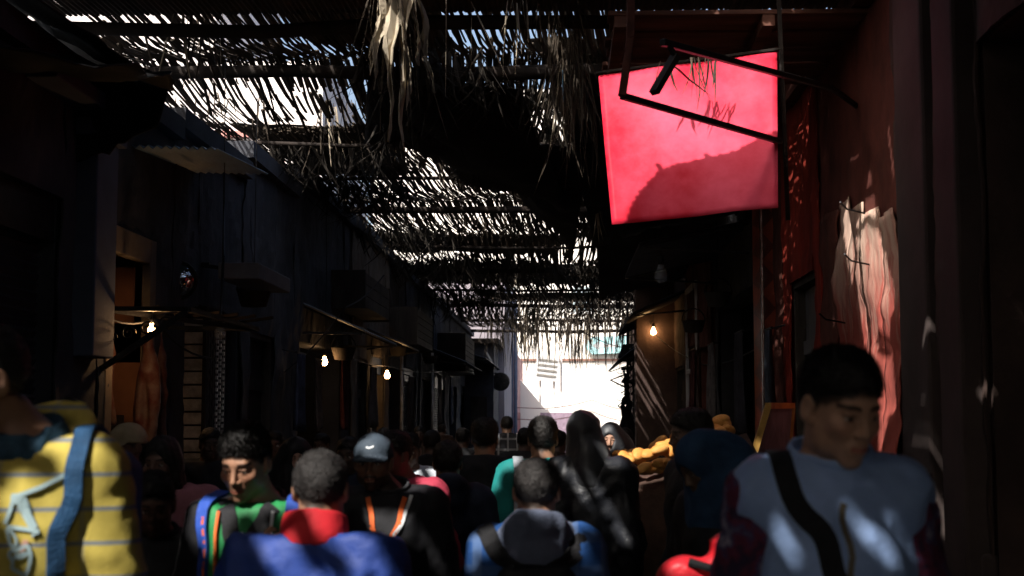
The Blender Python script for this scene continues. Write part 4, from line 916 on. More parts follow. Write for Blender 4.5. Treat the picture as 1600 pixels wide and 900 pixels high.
corr(-1, -3, 29.5, 35, 3.2, 2.8, 1.0, 'long dark corrugated awning past the halfway point on the left', M_SHUT)
corr(-1, -3, 37, 45, 3.5, 3.2, 1.0, 'last dark corrugated awning before the pink building', M_SHUT)
corr(1, 2, 14.8, 18.3, 3.7, 3.45, 1.2, 'dark corrugated awning beside the terracotta column on the right', M_SHUT)
corr(1, 2, 22.6, 28.5, 3.7, 3.3, .9, 'dark corrugated awning above the bulb on the right', M_SHUT)
corr(1, 2, 31, 38, 3.5, 2.9, .8, 'low dark awning on the right beside the bright square', M_SHUT)
# black cloths under the reeds
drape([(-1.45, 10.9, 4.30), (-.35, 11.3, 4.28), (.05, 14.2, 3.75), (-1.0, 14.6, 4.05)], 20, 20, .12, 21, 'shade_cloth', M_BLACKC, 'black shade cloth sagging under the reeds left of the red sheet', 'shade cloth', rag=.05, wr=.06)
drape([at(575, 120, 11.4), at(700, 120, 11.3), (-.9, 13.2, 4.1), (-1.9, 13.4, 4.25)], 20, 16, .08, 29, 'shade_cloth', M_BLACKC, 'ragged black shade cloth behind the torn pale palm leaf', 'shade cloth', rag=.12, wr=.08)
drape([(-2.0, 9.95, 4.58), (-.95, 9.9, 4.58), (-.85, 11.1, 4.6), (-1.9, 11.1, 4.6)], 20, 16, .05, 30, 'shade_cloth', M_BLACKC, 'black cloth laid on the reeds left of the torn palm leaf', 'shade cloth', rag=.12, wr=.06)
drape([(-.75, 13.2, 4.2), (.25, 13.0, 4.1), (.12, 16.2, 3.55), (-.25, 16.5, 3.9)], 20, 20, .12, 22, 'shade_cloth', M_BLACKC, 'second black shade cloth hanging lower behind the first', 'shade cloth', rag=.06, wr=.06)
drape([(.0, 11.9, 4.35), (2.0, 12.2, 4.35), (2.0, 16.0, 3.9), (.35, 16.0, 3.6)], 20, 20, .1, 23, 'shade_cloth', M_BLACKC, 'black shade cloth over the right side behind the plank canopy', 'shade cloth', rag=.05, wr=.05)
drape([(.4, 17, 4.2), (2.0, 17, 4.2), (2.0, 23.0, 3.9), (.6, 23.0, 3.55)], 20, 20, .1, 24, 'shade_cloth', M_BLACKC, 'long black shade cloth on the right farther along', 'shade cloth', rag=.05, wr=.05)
if 0: drape([(-3.3, 19.0, 4.2), (-1.9, 19, 4.3), (-1.6, 25.0, 4.05), (-3.2, 25.0, 3.75)], 20, 20, .1, 25, 'shade_cloth', M_BLACKC, 'black shade cloth over the left side above the steel poles', 'shade cloth', rag=.05, wr=.05)
if 0: drape([(-1.8, 24.5, 4.25), (-.3, 24.5, 4.25), (-.5, 29.0, 3.9), (-1.9, 29.0, 3.9)], 14, 14, .12, 26, 'shade_cloth', M_BLACKC, 'black shade cloth in the middle of the alley halfway down', 'shade cloth', rag=.06, wr=.06)
if 0: drape([(-.6, 29, 4.2), (1.9, 29, 4.2), (1.9, 35.0, 3.7), (-.2, 35.0, 3.7)], 14, 14, .12, 27, 'shade_cloth', M_BLACKC, 'torn black shade cloth near the far end of the cover', 'shade cloth', rag=.06, wr=.06)
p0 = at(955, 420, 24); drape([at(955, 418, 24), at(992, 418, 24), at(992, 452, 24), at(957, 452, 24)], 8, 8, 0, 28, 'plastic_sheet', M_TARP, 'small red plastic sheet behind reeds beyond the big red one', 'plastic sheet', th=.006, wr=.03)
HOLES_late = None
# hanging reeds and fronds
M_THATCH = mat('old_dark_thatch', (.022, .018, .014), .85, var=.4, scale=9, bump=.3)
def hang(px, py, Y, w_, L, n, seed, label, m=M_REED, thick=.012, spread=.15, group='reed ends hanging from the cover', curl=.1, depth=.3):
    rr = random.Random(seed); o = at(px, py, Y); mb = MB()
    for i in range(n):
        x = rr.uniform(-w_ / 2, w_ / 2); y = rr.uniform(-depth, depth) * .5; l = L * rr.uniform(.35, 1.0); a = rr.gauss(0, spread); b = rr.gauss(0, curl); t = thick * rr.uniform(.3, .8); pts = []
        for q in range(5):
            u = q / 4; pts.append(Vector((x + a * l * u + b * l * u * u, y + rr.gauss(0, .01), -l * u)))
        tw = rr.uniform(0, 3.1); s_ = Vector((math.cos(tw), math.sin(tw), 0)) * t; nn = Vector((-math.sin(tw), math.cos(tw), 0)) * t * .25
        k = len(mb.v)
        for q, p in enumerate(pts):
            f = (.7, 1, .9, .7, .12)[q]; mb.v += [tuple(p - s_ * f), tuple(p - nn * f), tuple(p + s_ * f), tuple(p + nn * f)]
        for q in range(4):
            for e in range(4): mb.f.append((k + q * 4 + e, k + q * 4 + (e + 1) % 4, k + q * 4 + 4 + (e + 1) % 4, k + q * 4 + 4 + e))
        mb.f += [(k + 3, k + 2, k + 1, k), (k + 16, k + 17, k + 18, k + 19)]
    return mb.build('hanging_frond', m, None, label, 'palm frond', group, loc=o)
rr = random.Random(77)
for i, (x, y, w_, L, n, lb) in enumerate([(-1.1, 10.9, 1.0, .45, 110, 'shaggy dark thatch behind the torn palm leaf'), (-.5, 11.6, 1.3, .5, 150, 'shaggy dark thatch over the front edge of the first black cloth'), (-.4, 14.0, 1.2, .6, 130, 'shaggy dark thatch over the back edge of the first black cloth'), (-1.3, 12.6, .8, .5, 70, 'shaggy dark thatch left of the first black cloth'),
        (-2.6, 14.6, 1.4, .45, 120, 'shaggy dark thatch hanging above the folding gate'), (-2.5, 16.8, 1.3, .5, 120, 'shaggy dark thatch above the open shop with the bulb'), (-2.4, 20.5, 1.6, .6, 130, 'shaggy dark thatch over the left cloth, front'), (-2.3, 24.5, 1.6, .6, 130, 'shaggy dark thatch over the left cloth, back'),
        (-1.0, 24.8, 1.4, .5, 110, 'shaggy dark thatch in the middle halfway down'), (-1.1, 28.5, 1.6, .6, 120, 'shaggy dark thatch hanging low in the middle'), (.5, 26.0, 1.5, .5, 110, 'shaggy dark thatch right of the middle halfway down'), (1.2, 29.0, 1.4, .8, 120, 'shaggy dark thatch near the teardrop bulb'), (-2.3, 31, 1.6, .8, 140, 'shaggy dark thatch on the left far along'), (.6, 33.5, 2.2, .6, 140, 'shaggy dark thatch before the last fringe'), (.1, 19.5, 1.6, .5, 120, 'shaggy dark thatch beneath the fifth pole on the right'), (1.0, 14.8, 1.2, .6, 120, 'shaggy dark thatch right of the second black cloth')]):
    o = hang(880 + x * 2222 / y, 300, y, w_, L, n, 200 + i, lb, M_THATCH, .026, .35, 'shaggy thatch clumps under the reed mats', .5, 1.0); o.location = (x, y, 4.42)
for i, (x0, x1, y0, y1, lb) in enumerate([(-3.4, .1, 23.4, 26.6, 'added black sheeting laid on the reeds halfway down on the left'), (-3.4, 1.2, 28.0, 32.6, 'added black sheeting laid across the reeds past halfway'), (-.8, 2.5, 18.9, 22.0, 'added black sheeting laid on the reeds on the right above the deep shop'), (-3.5, -1.7, 14.6, 18.0, 'added black sheeting laid on the reeds above the corrugated awning'),
        (-.3, 2.5, 11.3, 13.9, 'added black sheeting laid on the reeds behind the plank canopy'), (.15, 2.5, 22.3, 25.2, 'added black sheeting laid on the reeds before the teardrop bulb'), (-2.2, 2.4, 34.4, 37.4, 'added black sheeting laid on the reeds before the last fringe')]):
    drape([(x0, y0, 4.70), (x1, y0 + .4, 4.70), (x1 - .3, y1, 4.72), (x0 + .4, y1 - .3, 4.72)], 26, 20, .02, 300 + i, 'sky_block_sheet', M_BLACKC, lb, 'sky blocking sheet', rag=.14, wr=.05)  # sheets added above the reeds to block sky and sun
# the torn sack and palm leaf that hang in the middle
t = thing('torn_palm_leaf', 'large torn pale palm leaf hanging high in the middle of the alley', 'palm leaf', (at(620, 0, 9.0).x, 9.0, 4.36))
mb = MB(); rr = random.Random(5); top_z = 4.36
for i, (x0, wd, L, lean) in enumerate([(-.09, .07, .62, -.10), (-.03, .09, .95, -.02), (.05, .08, .75, .04), (.10, .07, .45, .12), (.02, .05, 1.0, .02), (-.12, .03, .5, -.15), (.14, .04, .62, .14)]):
    rows = []
    for q in range(12):
        u = q / 11; wv = wd * (1 - u ** 1.6 * .85) * (.7 + .5 * math.sin(u * 5 + i)); cx = x0 + lean * u * L + .015 * math.sin(u * 9 + i); cy = .02 * i + .03 * math.sin(u * 6 + i * 2)
        rows.append([(cx + wv * (c - .5) + .006 * rr.gauss(0, 1), cy + .02 * math.cos(c * 6 + i + u * 4), -L * u) for c in (0, .33, .66, 1)])
    mb.sheet(rows, .004)
mb.build('leaflet', M_REEDL, t, smooth=False)
hang(610, -10, 9.1, .40, 1.0, 26, 31, 'dark thin strips around the torn pale palm leaf', M_REED, .010, .12)
hang(697, -10, 9.2, .02, .80, 1, 33, 'single long straight pale cane hanging near the middle', M_REEDL, .020, .0, curl=.0, depth=.01)
hang(735, 0, 9.4, .05, .62, 2, 34, 'slanted pale cane right of the long straight one', M_REEDL, .020, .28, curl=.0)
hang(805, 0, 9.4, .12, .60, 6, 35, 'short bunch of pale canes at the top centre right', M_REEDL, .010, .08)
for i, (px, py, Y, w_, L, n, lb) in enumerate([(885, 60, 9.6, .26, .85, 60, 'thick ragged bunch of fronds beside the red sheet, its upper part'), (900, 130, 9.9, .25, .80, 45, 'ragged bunch of fronds beside the red sheet, its lower part'), (850, -10, 9.6, .5, .6, 40, 'tangled bunch of dark fronds at the top right of the middle')]):
    hang(px, py, Y, w_, L, n, 40 + i, lb, M_REED, .010, .13)
hang(885, 100, 9.7, .16, .72, 9, 44, 'loose pale strips among the ragged fronds beside the red sheet', M_REEDL, .008, .10)
hang(880, 110, 9.6, .02, .55, 1, 45, 'blue plastic strip among the ragged fronds', mat('blue_plastic', (.20, .42, .62), .5), .014, .02)
hang(1100, 88, 8.35, .16, .42, 14, 46, 'small dark fronds hanging before the red sheet', M_REED, .010, .10, depth=.05)
hang(1040, 95, 8.3, .2, .22, 3, 47, 'two short dark sticks hanging before the red sheet', M_REED, .020, .5, depth=.05)
hang(935, 310, 15.0, .10, .5, 8, 48, 'pale frayed strips left of the lower corner of the red sheet', M_REEDL, .014, .05)
hang(320, 0, 10.0, .25, .75, 10, 49, 'crossed dark strips hanging under the top left pole', M_REED, .014, .25)
hang(290, -10, 9.9, .1, .9, 2, 50, 'pale bent cane hanging under the top left pole', M_REEDL, .014, -.12)
for i, (px, py, Y, w_, L, n, m, lb) in enumerate([(535, 160, 14, .5, .75, 16, M_REED, 'dark reed ends at the right edge of the big gap'), (515, 165, 14, .3, .7, 5, M_REEDL, 'pale reed ends at the right edge of the big gap'), (330, 150, 13, 1.2, .5, 26, M_REED, 'dark reed ends along the left half of the big gap'),
        (560, 200, 15, .9, .6, 26, M_REED, 'reed ends under the third pole, left half'), (690, 215, 16, 1.3, .6, 34, M_REED, 'reed ends under the third pole, middle'), (800, 240, 17, .9, .7, 20, M_REEDL, 'pale strips hanging near the black shade cloths'),
        (620, 215, 16, 1.2, .5, 7, M_REEDL, 'pale flecks of reed under the third pole'), (500, 325, 20, 1.0, .5, 30, M_REED, 'reed ends under the fifth pole on the left'), (640, 325, 20, 1.6, .4, 34, M_REED, 'reed ends under the fifth pole in the middle'),
        (770, 330, 20, 1.2, .6, 30, M_REED, 'reed ends under the fifth pole on the right'), (560, 330, 20.5, 2.0, .35, 14, M_REEDL, 'pale flecks under the fifth pole'), (730, 400, 27, 2.0, .5, 44, M_REED, 'reed ends under the seventh pole'), (760, 420, 28, 1.5, .5, 10, M_REEDL, 'pale flecks under the seventh pole')]):
    hang(px, py, Y, w_, L, n, 60 + i, lb, m, .014, .12, curl=.1)
for i, (px, Y, w_, L, n, m, lb) in enumerate([(800, 40, 1.6, 1.5, 60, M_REED, 'fringe of hanging reeds above the pink building'), (860, 40, 1.8, 1.7, 80, M_REED, 'fringe of hanging reeds above the middle of the square'), (930, 40, 1.8, 1.8, 80, M_REED, 'fringe of hanging reeds above the arrow sign'), (985, 38, .8, 1.6, 36, M_REED, 'fringe of hanging reeds at the right end of the opening'),
        (850, 44, 3.4, 1.6, 36, M_REEDL, 'pale reeds mixed in the last fringe'), (815, 36, 1.2, 1.1, 34, M_REEDL, 'pale reeds in the fringe above the pink building'), (880, 34, 2.2, 1.1, 60, M_REED, 'dark fringe one bay before the last')]):
    o = hang(px, 500, Y, w_, L, n, 80 + i, lb, m, .03, .08, curl=.06, depth=1.0); o.location.z = ZC - .05

# ------------------------------------------------------------ bulbs
M_GLOW = mat('lit_bulb_glass', (1, .8, .5), .2, var=0, bump=0, emit=(1, .55, .22), estr=26)
M_GLASS = mat('clear_bulb_glass', (.5, .55, .6), .08, var=.1, bump=0, spec=.8); M_GLASS.node_tree.nodes['Principled BSDF'].inputs['Alpha'].default_value = .35
def bulb(px, py, Y, label, lit=True, r=.032, watts=9, top=None, flame=False):
    p = at(px, py, Y); t = thing('light_bulb', label, 'light bulb', p, group='bare bulbs hung along the alley')
    mb = MB(); prof = [(.001, -r * 1.05), (r * .55, -r * .95), (r * .9, -r * .55), (r, 0), (r * .85, r * .6), (r * .55, r * 1.2), (r * .42, r * 1.7), (r * .42, r * 1.9)]
    if flame: prof = [(.001, -r), (r * .7, -r * .8), (r, -.1 * r), (r * .8, r * .5), (r * .4, r * 1.4), (r * .1, r * 2.4)]
    mb.lathe(prof, n=20); mb.build('bulb_glass', M_GLOW if lit else M_GLASS, t, smooth=True)
    mb = MB(); mb.lathe([(.001, r * 3.2), (r * .5, r * 3.1), (r * .52, r * 1.85), (r * .40, r * 1.8)], n=14); mb.build('socket', M_IRON, t, smooth=True)
    mb = MB(); h = (top or ZC - .2) - p.z; mb.tube([(0, 0, r * 3.1), (.01, .01, h * .5), (0, 0, h)], .004, 5); mb.build('wire', M_IRON, t)
    if lit:
        l = bpy.data.lights.new('bulb_light', 'POINT'); l.energy = watts; l.color = (1, .55, .25); l.shadow_soft_size = r * .6; lo = bpy.data.objects.new('bulb_light', l); COL.objects.link(lo); lo.parent = t; lo.location = (.0, -.06, -.01)
    return t
bulb(237, 516, 9.3, 'lit bulb by the butcher shop, nearest on the left', True, .026, 1.5, top=2.35)
bulb(507, 566, 17.3, 'lit bulb inside the open shop under the corrugated awning', True, .040, .8)
bulb(605, 587, 22.5, 'lit bulb beside the steel poles on the left', True, .045, .8, top=2.75)
bulb(1021, 519, 25.0, 'lit teardrop bulb on the corner of the brown shop', True, .05, .2, flame=True)
bulb(344, 521, 10.4, 'unlit bulb hanging before the folding gate', False, .045)
bulb(1033, 432, 15.0, 'unlit bulb hanging above the bread stall side', False, .07)
# butcher's awning frame
t = thing('iron_awning', 'black iron awning frame with scrollwork over the butcher doorway', 'awning frame', (-3, 9.2, 2.2)); mb = MB()
Z0 = at(150, 482, 9.0).z - 2.2; mb.beam((0, -.2, Z0), (.75, 1.2, Z0 - .05), .03); mb.beam((0, -.2, Z0), (.62, -.25, Z0 - .01), .03); mb.beam((0, 1.2, Z0 - .03), (.75, 1.2, Z0 - .05), .03); mb.beam((0, -.2, Z0 - .42), (.6, -.22, Z0 - .02), .035); mb.beam((.62, -.25, Z0 - .01), (.75, 1.2, Z0 - .05), .03)
mb.build('frame', M_IRON, t); mb = MB()
for q in range(4):
    c = Vector((.10 + .12 * q, -.21, Z0 - .10 - .03 * (3 - q))); mb.tube([c + Vector((.05 * math.cos(a) * (1 - a / 12), 0, .05 * math.sin(a) * (1 - a / 12))) for a in np.linspace(0, 9, 22)], .005, 5)
mb.build('scrollwork', M_IRON, t); mb = MB()
for q in range(7): mb.beam((.1 + .09 * q, .1 + .17 * q, Z0 + .0), (.35 + .09 * q, .05 + .17 * q, Z0 + .03), .02)
mb.build('slat', M_DARKW, t)
# hanging meat
M_MEAT = mat('raw_meat', (.13, .035, .026), .5, scale=7, bump=.5, col2=(.22, .15, .12))
def carcass(x, y, ztop, L, w_, seed, label):
    P = lambda: None; xs = np.arange(-.22, .22, .013); ys = np.arange(-.22, .22, .013); zs = np.arange(-L - .12, .1, .016); G = grid(xs, ys, zs)
    f = cap(G, (0, 0, -.05), (.01, 0, -L * .35), .025, w_ * .6); f = smin(f, ell(G, (.0, 0, -L * .55), (w_, w_ * .7, L * .32)), .05); f = smin(f, cap(G, (.02, 0, -L * .75), (.05, .02, -L), w_ * .5, .03), .04); f = smin(f, cap(G, (-.03, 0, -L * .7), (-.08, .0, -L * .95), .05, .022), .03); f = smax(f, -ell(G, (0, -w_ * .8, -L * .6), (w_ * .3, w_ * .6, L * .22)), .03)
    V, F = nets(f, xs, ys, zs); V = V + vnormals(V, F) * (.012 * vnoise(V, 14, seed))[:, None]
    t = thing('hanging_carcass', label, 'meat', (x, y, ztop), group='meat hung outside the butcher'); sobj('meat', V, F, M_MEAT, t)
    mb = MB(); mb.tube([(0, 0, .12), (0, 0, 0), (.02, 0, -.04), (.01, 0, -.07)], .006); mb.build('hook', M_STEEL, t)
carcass(-2.93, 9.95, 2.28, .95, .09, 1, 'largest pale carcass hanging right of the lit bulb')
carcass(-3.12, 9.62, 2.3, .7, .06, 2, 'dark red joint hanging inside the butcher doorway')
carcass(-2.97, 10.35, 2.30, .9, .07, 3, 'reddish side of meat hanging beside the wooden shutter')
# round mirror
t = thing('round_mirror', 'round convex mirror in a black frame above the wooden shutter', 'mirror', at(277, 438, 10.9), R(14)); MM = Matrix.Rotation(R(90), 4, 'X')
mb = MB(); rad = .15; mb.lathe([(rad * math.sin(a), rad * .75 * math.cos(a) - rad * .3) for a in np.linspace(0.01, 1.35, 14)], n=40, M=MM); mb.build('mirror_glass', mat('mirror_glass', (.85, .87, .9), .03, metal=1, var=0, bump=0), t, smooth=True)
mb = MB(); mb.lathe([(rad * 1.0, -.03), (rad * 1.06, .0), (rad * 1.0, .015), (rad * .94, .0)], n=40, M=MM); mb.build('rim', M_IRON, t, smooth=True); mb = MB(); mb.tube([(0, .03, 0), (-.2, .15, .1), (-.45, .2, .1)], .012); mb.build('arm', M_IRON, t)
# steel poles
for i, (px, Y, top_, lb) in enumerate([(543, 19.8, 3.1, 'thin bright steel pole at the corner of the open shop'), (578, 22.0, 3.0, 'bright steel pole left of the bulb by the poles'), (627, 24.5, 3.2, 'pinkish steel pole right of the bulb by the poles'), (675, 29.2, 3.0, 'far bright steel pole before the dark door'), (448, 15.55, 2.9, 'dark steel pole beside the dark door on the left')]):
    p = at(px, 655, Y); t = thing('steel_pole', lb, 'pole', (p.x, Y, 0), group='steel poles by the left shops'); mb = MB(); mb.tube([(0, 0, 0), (0, 0, top_)], .028, 12); mb.build('pole', mat('bright_steel', (.55, .52, .50), .4, metal=.5, var=.3, scale=5), t, smooth=True)
    mb = MB(); mb.lathe([(.001, .012), (.07, .012), (.07, 0)], n=16); mb.build('base_plate', M_IRON, t)
# white frame and posts at the right
mb = MB(); x = 1.93; mb.box(x - .05, x, 20.3, 20.36, .4, 3.6); mb.box(x - .05, x, 21.9, 21.96, .4, 3.6); mb.box(x - .05, x, 20.362, 21.898, 3.52, 3.6); mb.box(x - .05, x, 20.362, 21.898, 2.3, 2.36)
mb.build('white_window_frame', M_WHITE, None, 'tall thin white frame against the terracotta shop front', 'frame', bevel=.004)
t = thing('brown_pillar', 'tall brown pillar under the teardrop bulb', 'pillar', (1.70, 25.4, 0)); mb = MB(); mb.box(-.42, .44, -.3, .3, 0, 3.95); mb.build('shaft', M_BROWN, t, bevel=.02); mb = MB(); mb.box(-.47, .5, -.35, .35, 3.953, 4.15); mb.build('capital', M_BROWN, t, bevel=.01)
# shelf rack and dangling goods near the square
t = thing('display_rack', 'pale wooden rack with shelves jutting out beside the bright square', 'rack', (1.6, 33, 0)); mb = MB()
for z in (1.95, 2.45, 2.75, 3.15): mb.box(-.25, .35, -.3, .3, z, z + .07)
mb.box(-.02, .06, -.3, -.22, 0, 3.2); mb.box(.30, .38, -.3, -.22, 0, 3.2); mb.build('shelf', M_WHITE, t)
t = thing('dangling_goods', 'dark cluster of hooks, bags and cords hanging beside the bright square', 'hanging goods', (1.42, 31.8, 0)); mb = MB(); rr = random.Random(8); mb.v = []
for q in range(26):
    z = rr.uniform(1.9, 3.3); x = rr.gauss(0, .06); mb.tube([(x, rr.uniform(-.2, .2), z), (x + rr.gauss(0, .12), 0, z - .12), (x + rr.gauss(0, .08), 0, z - .3)], rr.uniform(.012, .04), 6)
for q in range(4): 
    a0 = rr.uniform(0, 3); mb.tube([(-.16 + .07 * math.cos(a), 0, 2.1 + q * .3 + .07 * math.sin(a)) for a in np.linspace(3, 6.2, 8)], .008, 5)
mb.tube([(0, 0, 0), (.02, 0, 4.2)], .03, 6); mb.build('cord', M_IRON, t); mb = MB(); mb.lathe([(.26, 1.0), (.22, 1.35), (.10, 1.75), (.02, 1.98)], n=16); mb.build('folded_parasol', M_BLACKC, t)
mb = MB(); mb.lathe([(.001, 3.3), (.2, 3.28), (.30, 3.0), (.24, 2.9), (.001, 2.9)], (.1, 0, 0), 14); mb.build('basket', M_BLACKC, t)
# yellow framed board
t = thing('framed_board', 'yellow framed board leaning beside the red tiled column', 'framed board', (at(1183, 700, 8.2).x, 8.2, 0), R(-10)); Mx = Matrix.Rotation(R(14), 4, 'Y'); mb = MB()
z0, z1 = 1.22, 1.72; mb.box(-.09, -.07, -.5, .5, z0, z1, Mx); mb.box(.06, .08, -.5, .5, z0, z1, Mx)
mb = MB(); A1, A2, B1, B2 = at(1168, 742, 8.2), at(1200, 634, 8.2), at(1230, 730, 9.3), at(1238, 634, 9.3); O = t.location
t.rotation_euler = (0, 0, 0)
for a, b in ((A1, A2), (A2, B2), (B1, B2), (A1, B1)): mb.beam(a - O, b - O, .035)
mb.build('frame', mat('ochre_paint', (.42, .24, .06), .5, var=.25), t); mb = MB(); mb.sheet([[A1 - O, A2 - O], [B1 - O, B2 - O]], .008); mb.build('panel', mat('blue_grey_card', (.16, .20, .26), .7), t)
mb = MB(); mb.beam(A1 - O, Vector((A1.x, A1.y, .0)) - O, .03); mb.beam(B1 - O, Vector((B1.x, B1.y, .0)) - O, .03); mb.build('leg', M_WOOD, t)
# cables
for i, (pts, lb) in enumerate([([(60, 300, 8.2), (140, 480, 9), (240, 500, 9.4), (330, 560, 10.5)], 'thin cable looping past the butcher bulb'), ([(350, 250, 12), (350, 400, 11), (344, 500, 10.4)], 'cable that carries the unlit bulb on the left'), ([(455, 470, 16), (520, 545, 18), (605, 572, 22.5), (690, 580, 28)], 'cable strung along the left shops to the third bulb'), ([(440, 585, 15), (540, 480, 15.8), (600, 430, 17)], 'diagonal dark cable before the corrugated awning'), ([(905, 515, 26), (985, 545, 26), (1020, 500, 25)], 'dark cable above the bright square'), ([(1020, 520, 25), (1100, 570, 20), (1190, 540, 15)], 'sagging cable before the terracotta front')]):
    P_ = [at(*p) for p in pts]; D_ = []
    for a, b in zip(P_, P_[1:]): D_ += [a.lerp(b, q / 6) + Vector((0, 0, -.06 * math.sin(q / 6 * math.pi))) for q in range(6)]
    mb = MB(); mb.tube(D_ + [P_[-1]], .008, 6); mb.build('cable', M_IRON, None, lb, 'cable', 'loose cables along the shops')

# goods hung along the shops
def hung_cloth(side, y, z, w_, h_, col, label, out=.12, seed=1):
    x = (-3 if side < 0 else 2) - side * out; t = thing('hanging_cloth', label, 'cloth', (x, y, z), group='cloths and clothes hung outside the shops')
    mb = MB(); rows = []
    for i in range(15):
        u = i / 14; row = []
        for j in range(11):
            v = j / 10; yy = -w_ / 2 + w_ * u; wv = .03 * math.sin(u * 17 + seed) * (.3 + v) + .012 * math.sin(u * 41 + seed * 2 + v * 3); row.append((wv, yy * (1 - .12 * v * math.sin(seed)), -h_ * v - .02 * math.sin(u * 6 + seed) * v))
        rows.append(row)
    mb.sheet(rows, .008); mb.build('cloth', mat('market_cloth_%d' % seed, col, .9, var=.4, scale=7, bump=.4, bscale=60), t, smooth=True)
    mb = MB(); mb.tube([(0, -w_ / 2 - .06, .012), (0, w_ / 2 + .06, .012)], .012); mb.tube([(0, 0, .01), (side * out, 0, .06)], .008); mb.build('rod', M_IRON, t)
for i, (sd_, y, z, w_, h_, col, lb) in enumerate([(-1, 16.6, 2.3, .5, .8, (.16, .12, .10), 'patterned grey brown blanket hung by the bulb in the open shop'), (-1, 18.3, 2.4, .6, .9, (.10, .03, .03), 'dull red cloth hung past the bulb in the open shop'), (-1, 14.9, 2.3, .4, .8, (.05, .06, .10), 'blue grey cloth hung beside the narrow dark door on the left'),
        (-1, 21.4, 2.4, .5, .9, (.14, .13, .13), 'pale grey cloth hung near the steel poles'), (-1, 26.3, 2.4, .7, 1.0, (.06, .05, .05), 'dark brown cloth hung at the middle bay on the left'), (-1, 31.8, 2.6, .9, 1.1, (.12, .10, .09), 'beige cloth hung on the left past the halfway point'), (-1, 36.4, 2.7, 1.0, 1.2, (.05, .07, .12), 'blue cloth hung on the left close to the square'),
        (1, 14.7, 2.5, .5, 1.0, (.03, .03, .04), 'black garment hung beside the red tiled column'), (1, 17.0, 2.5, .6, .9, (.10, .09, .09), 'grey garment hung inside the deep dark shop'), (1, 20.5, 2.6, .6, 1.0, (.07, .02, .02), 'dark red cloth hung before the white window frame'), (1, 12.6, 2.4, .3, .9, (.04, .05, .07), 'slate cloth hung between the grey door and the tiled column')]):
    hung_cloth(sd_, y, z, w_, h_, col, lb, .14 + .05 * (i % 3), i + 1)
for i, (sd_, y, z, lb) in enumerate([(-1, 12.3, 2.75, 'basket hung beside the folding gate'), (-1, 17.4, 2.5, 'basket hung in front of the corrugated awning'), (-1, 23.2, 2.8, 'basket hung by the narrow shutter on the left'), (1, 18.6, 2.9, 'basket hung at the corner of the terracotta front'), (1, 15.6, 3.0, 'basket hung high in the deep dark shop'), (-1, 28.8, 2.9, 'basket hung past the middle bay on the left')]):
    x = (-3 if sd_ < 0 else 2) - sd_ * .3; t = thing('hanging_basket', 'dark woven ' + lb, 'basket', (x, y, z), group='baskets hung along the shops'); mb = MB(); mb.lathe([(.001, -.16), (.11, -.15), (.15, -.02), (.16, .0), (.145, .0), (.10, -.13), (.001, -.14)], n=18); mb.build('bowl', M_WOOD, t, smooth=True)
    mb = MB(); mb.tube([(.15 * math.cos(a), 0, .16 * math.sin(a)) for a in np.linspace(0, math.pi, 12)], .008, 6); mb.tube([(0, 0, .16), (0, 0, ZC - z - .05)], .004, 5); mb.build('handle', M_IRON, t)
# ------------------------------------------------------------ bread stall
t = thing('bread_stall', 'low stall table covered with dark cloth, heaped with bread', 'stall', (.55, 7.9, 0)); mb = MB(); mb.box(-.40, .45, -.5, .5, 1.0, 1.05); mb.build('table_top', M_WOOD, t, bevel=.005)
for sx_ in (-.36, .41):
    for sy_ in (-.45, .45): mb = MB(); mb.box(sx_ - .03, sx_ + .03, sy_ - .03, sy_ + .03, 0, .998); mb.build('leg', M_WOOD, t)
mb = MB(); rows = []
for i in range(25):
    u = i / 24; x = -.42 + .89 * u; rows.append([(x, -.52 - .01 * math.sin(u * 40), .45), (x, -.52, 1.0), (x, -.50, 1.16 + .24 * u), (x, .1, 1.28 + .26 * u), (x, .5, 1.1)])
mb.sheet(rows, .01); mb.build('cloth', mat('brown_sacking', (.07, .04, .03), .95, var=.4, scale=8, bump=.6), t, smooth=True)
M_BREAD = mat('golden_bread_crust', (.72, .29, .06), .6, scale=9, bump=.3, bscale=60, col2=(.80, .42, .12))
rr = random.Random(3); xs = np.arange(-.09, .09, .009); G = grid(xs, xs, xs); bre = []
for v in range(4):
    f = ell(G, (0, 0, 0), (.062 + .006 * (v % 2), .045, .030 + .003 * v)); V, F = nets(f, xs, xs, xs); V = V + vnormals(V, F) * (.005 * vnoise(V, 22, v))[:, None]; me = fastmesh('bread_roll', V, F); me.polygons.foreach_set('use_smooth', np.ones(len(me.polygons), bool)); me.materials.append(M_BREAD); bre.append(me)
for i in range(64):
    u = rr.random(); row = i % 4; x = .30 + .62 * u; y = 7.9 - .47 + .15 * row + rr.uniform(-.04, .04); z = 1.29 + .20 * u + (.02 + .030 * row) + rr.uniform(-.01, .03) + (.04 if row == 1 and i % 2 else 0)
    o = bpy.data.objects.new('bread_roll', bre[i % 4]); o.scale = [rr.uniform(.68, .95)] * 3; o.location = (x, y, z); o.rotation_euler = (rr.gauss(0, .3), rr.gauss(0, .3) - .3, rr.uniform(0, 3)); link(o, None, 'golden bread roll in the heap on the dark cloth stall', 'bread roll', 'bread rolls heaped on the stall')
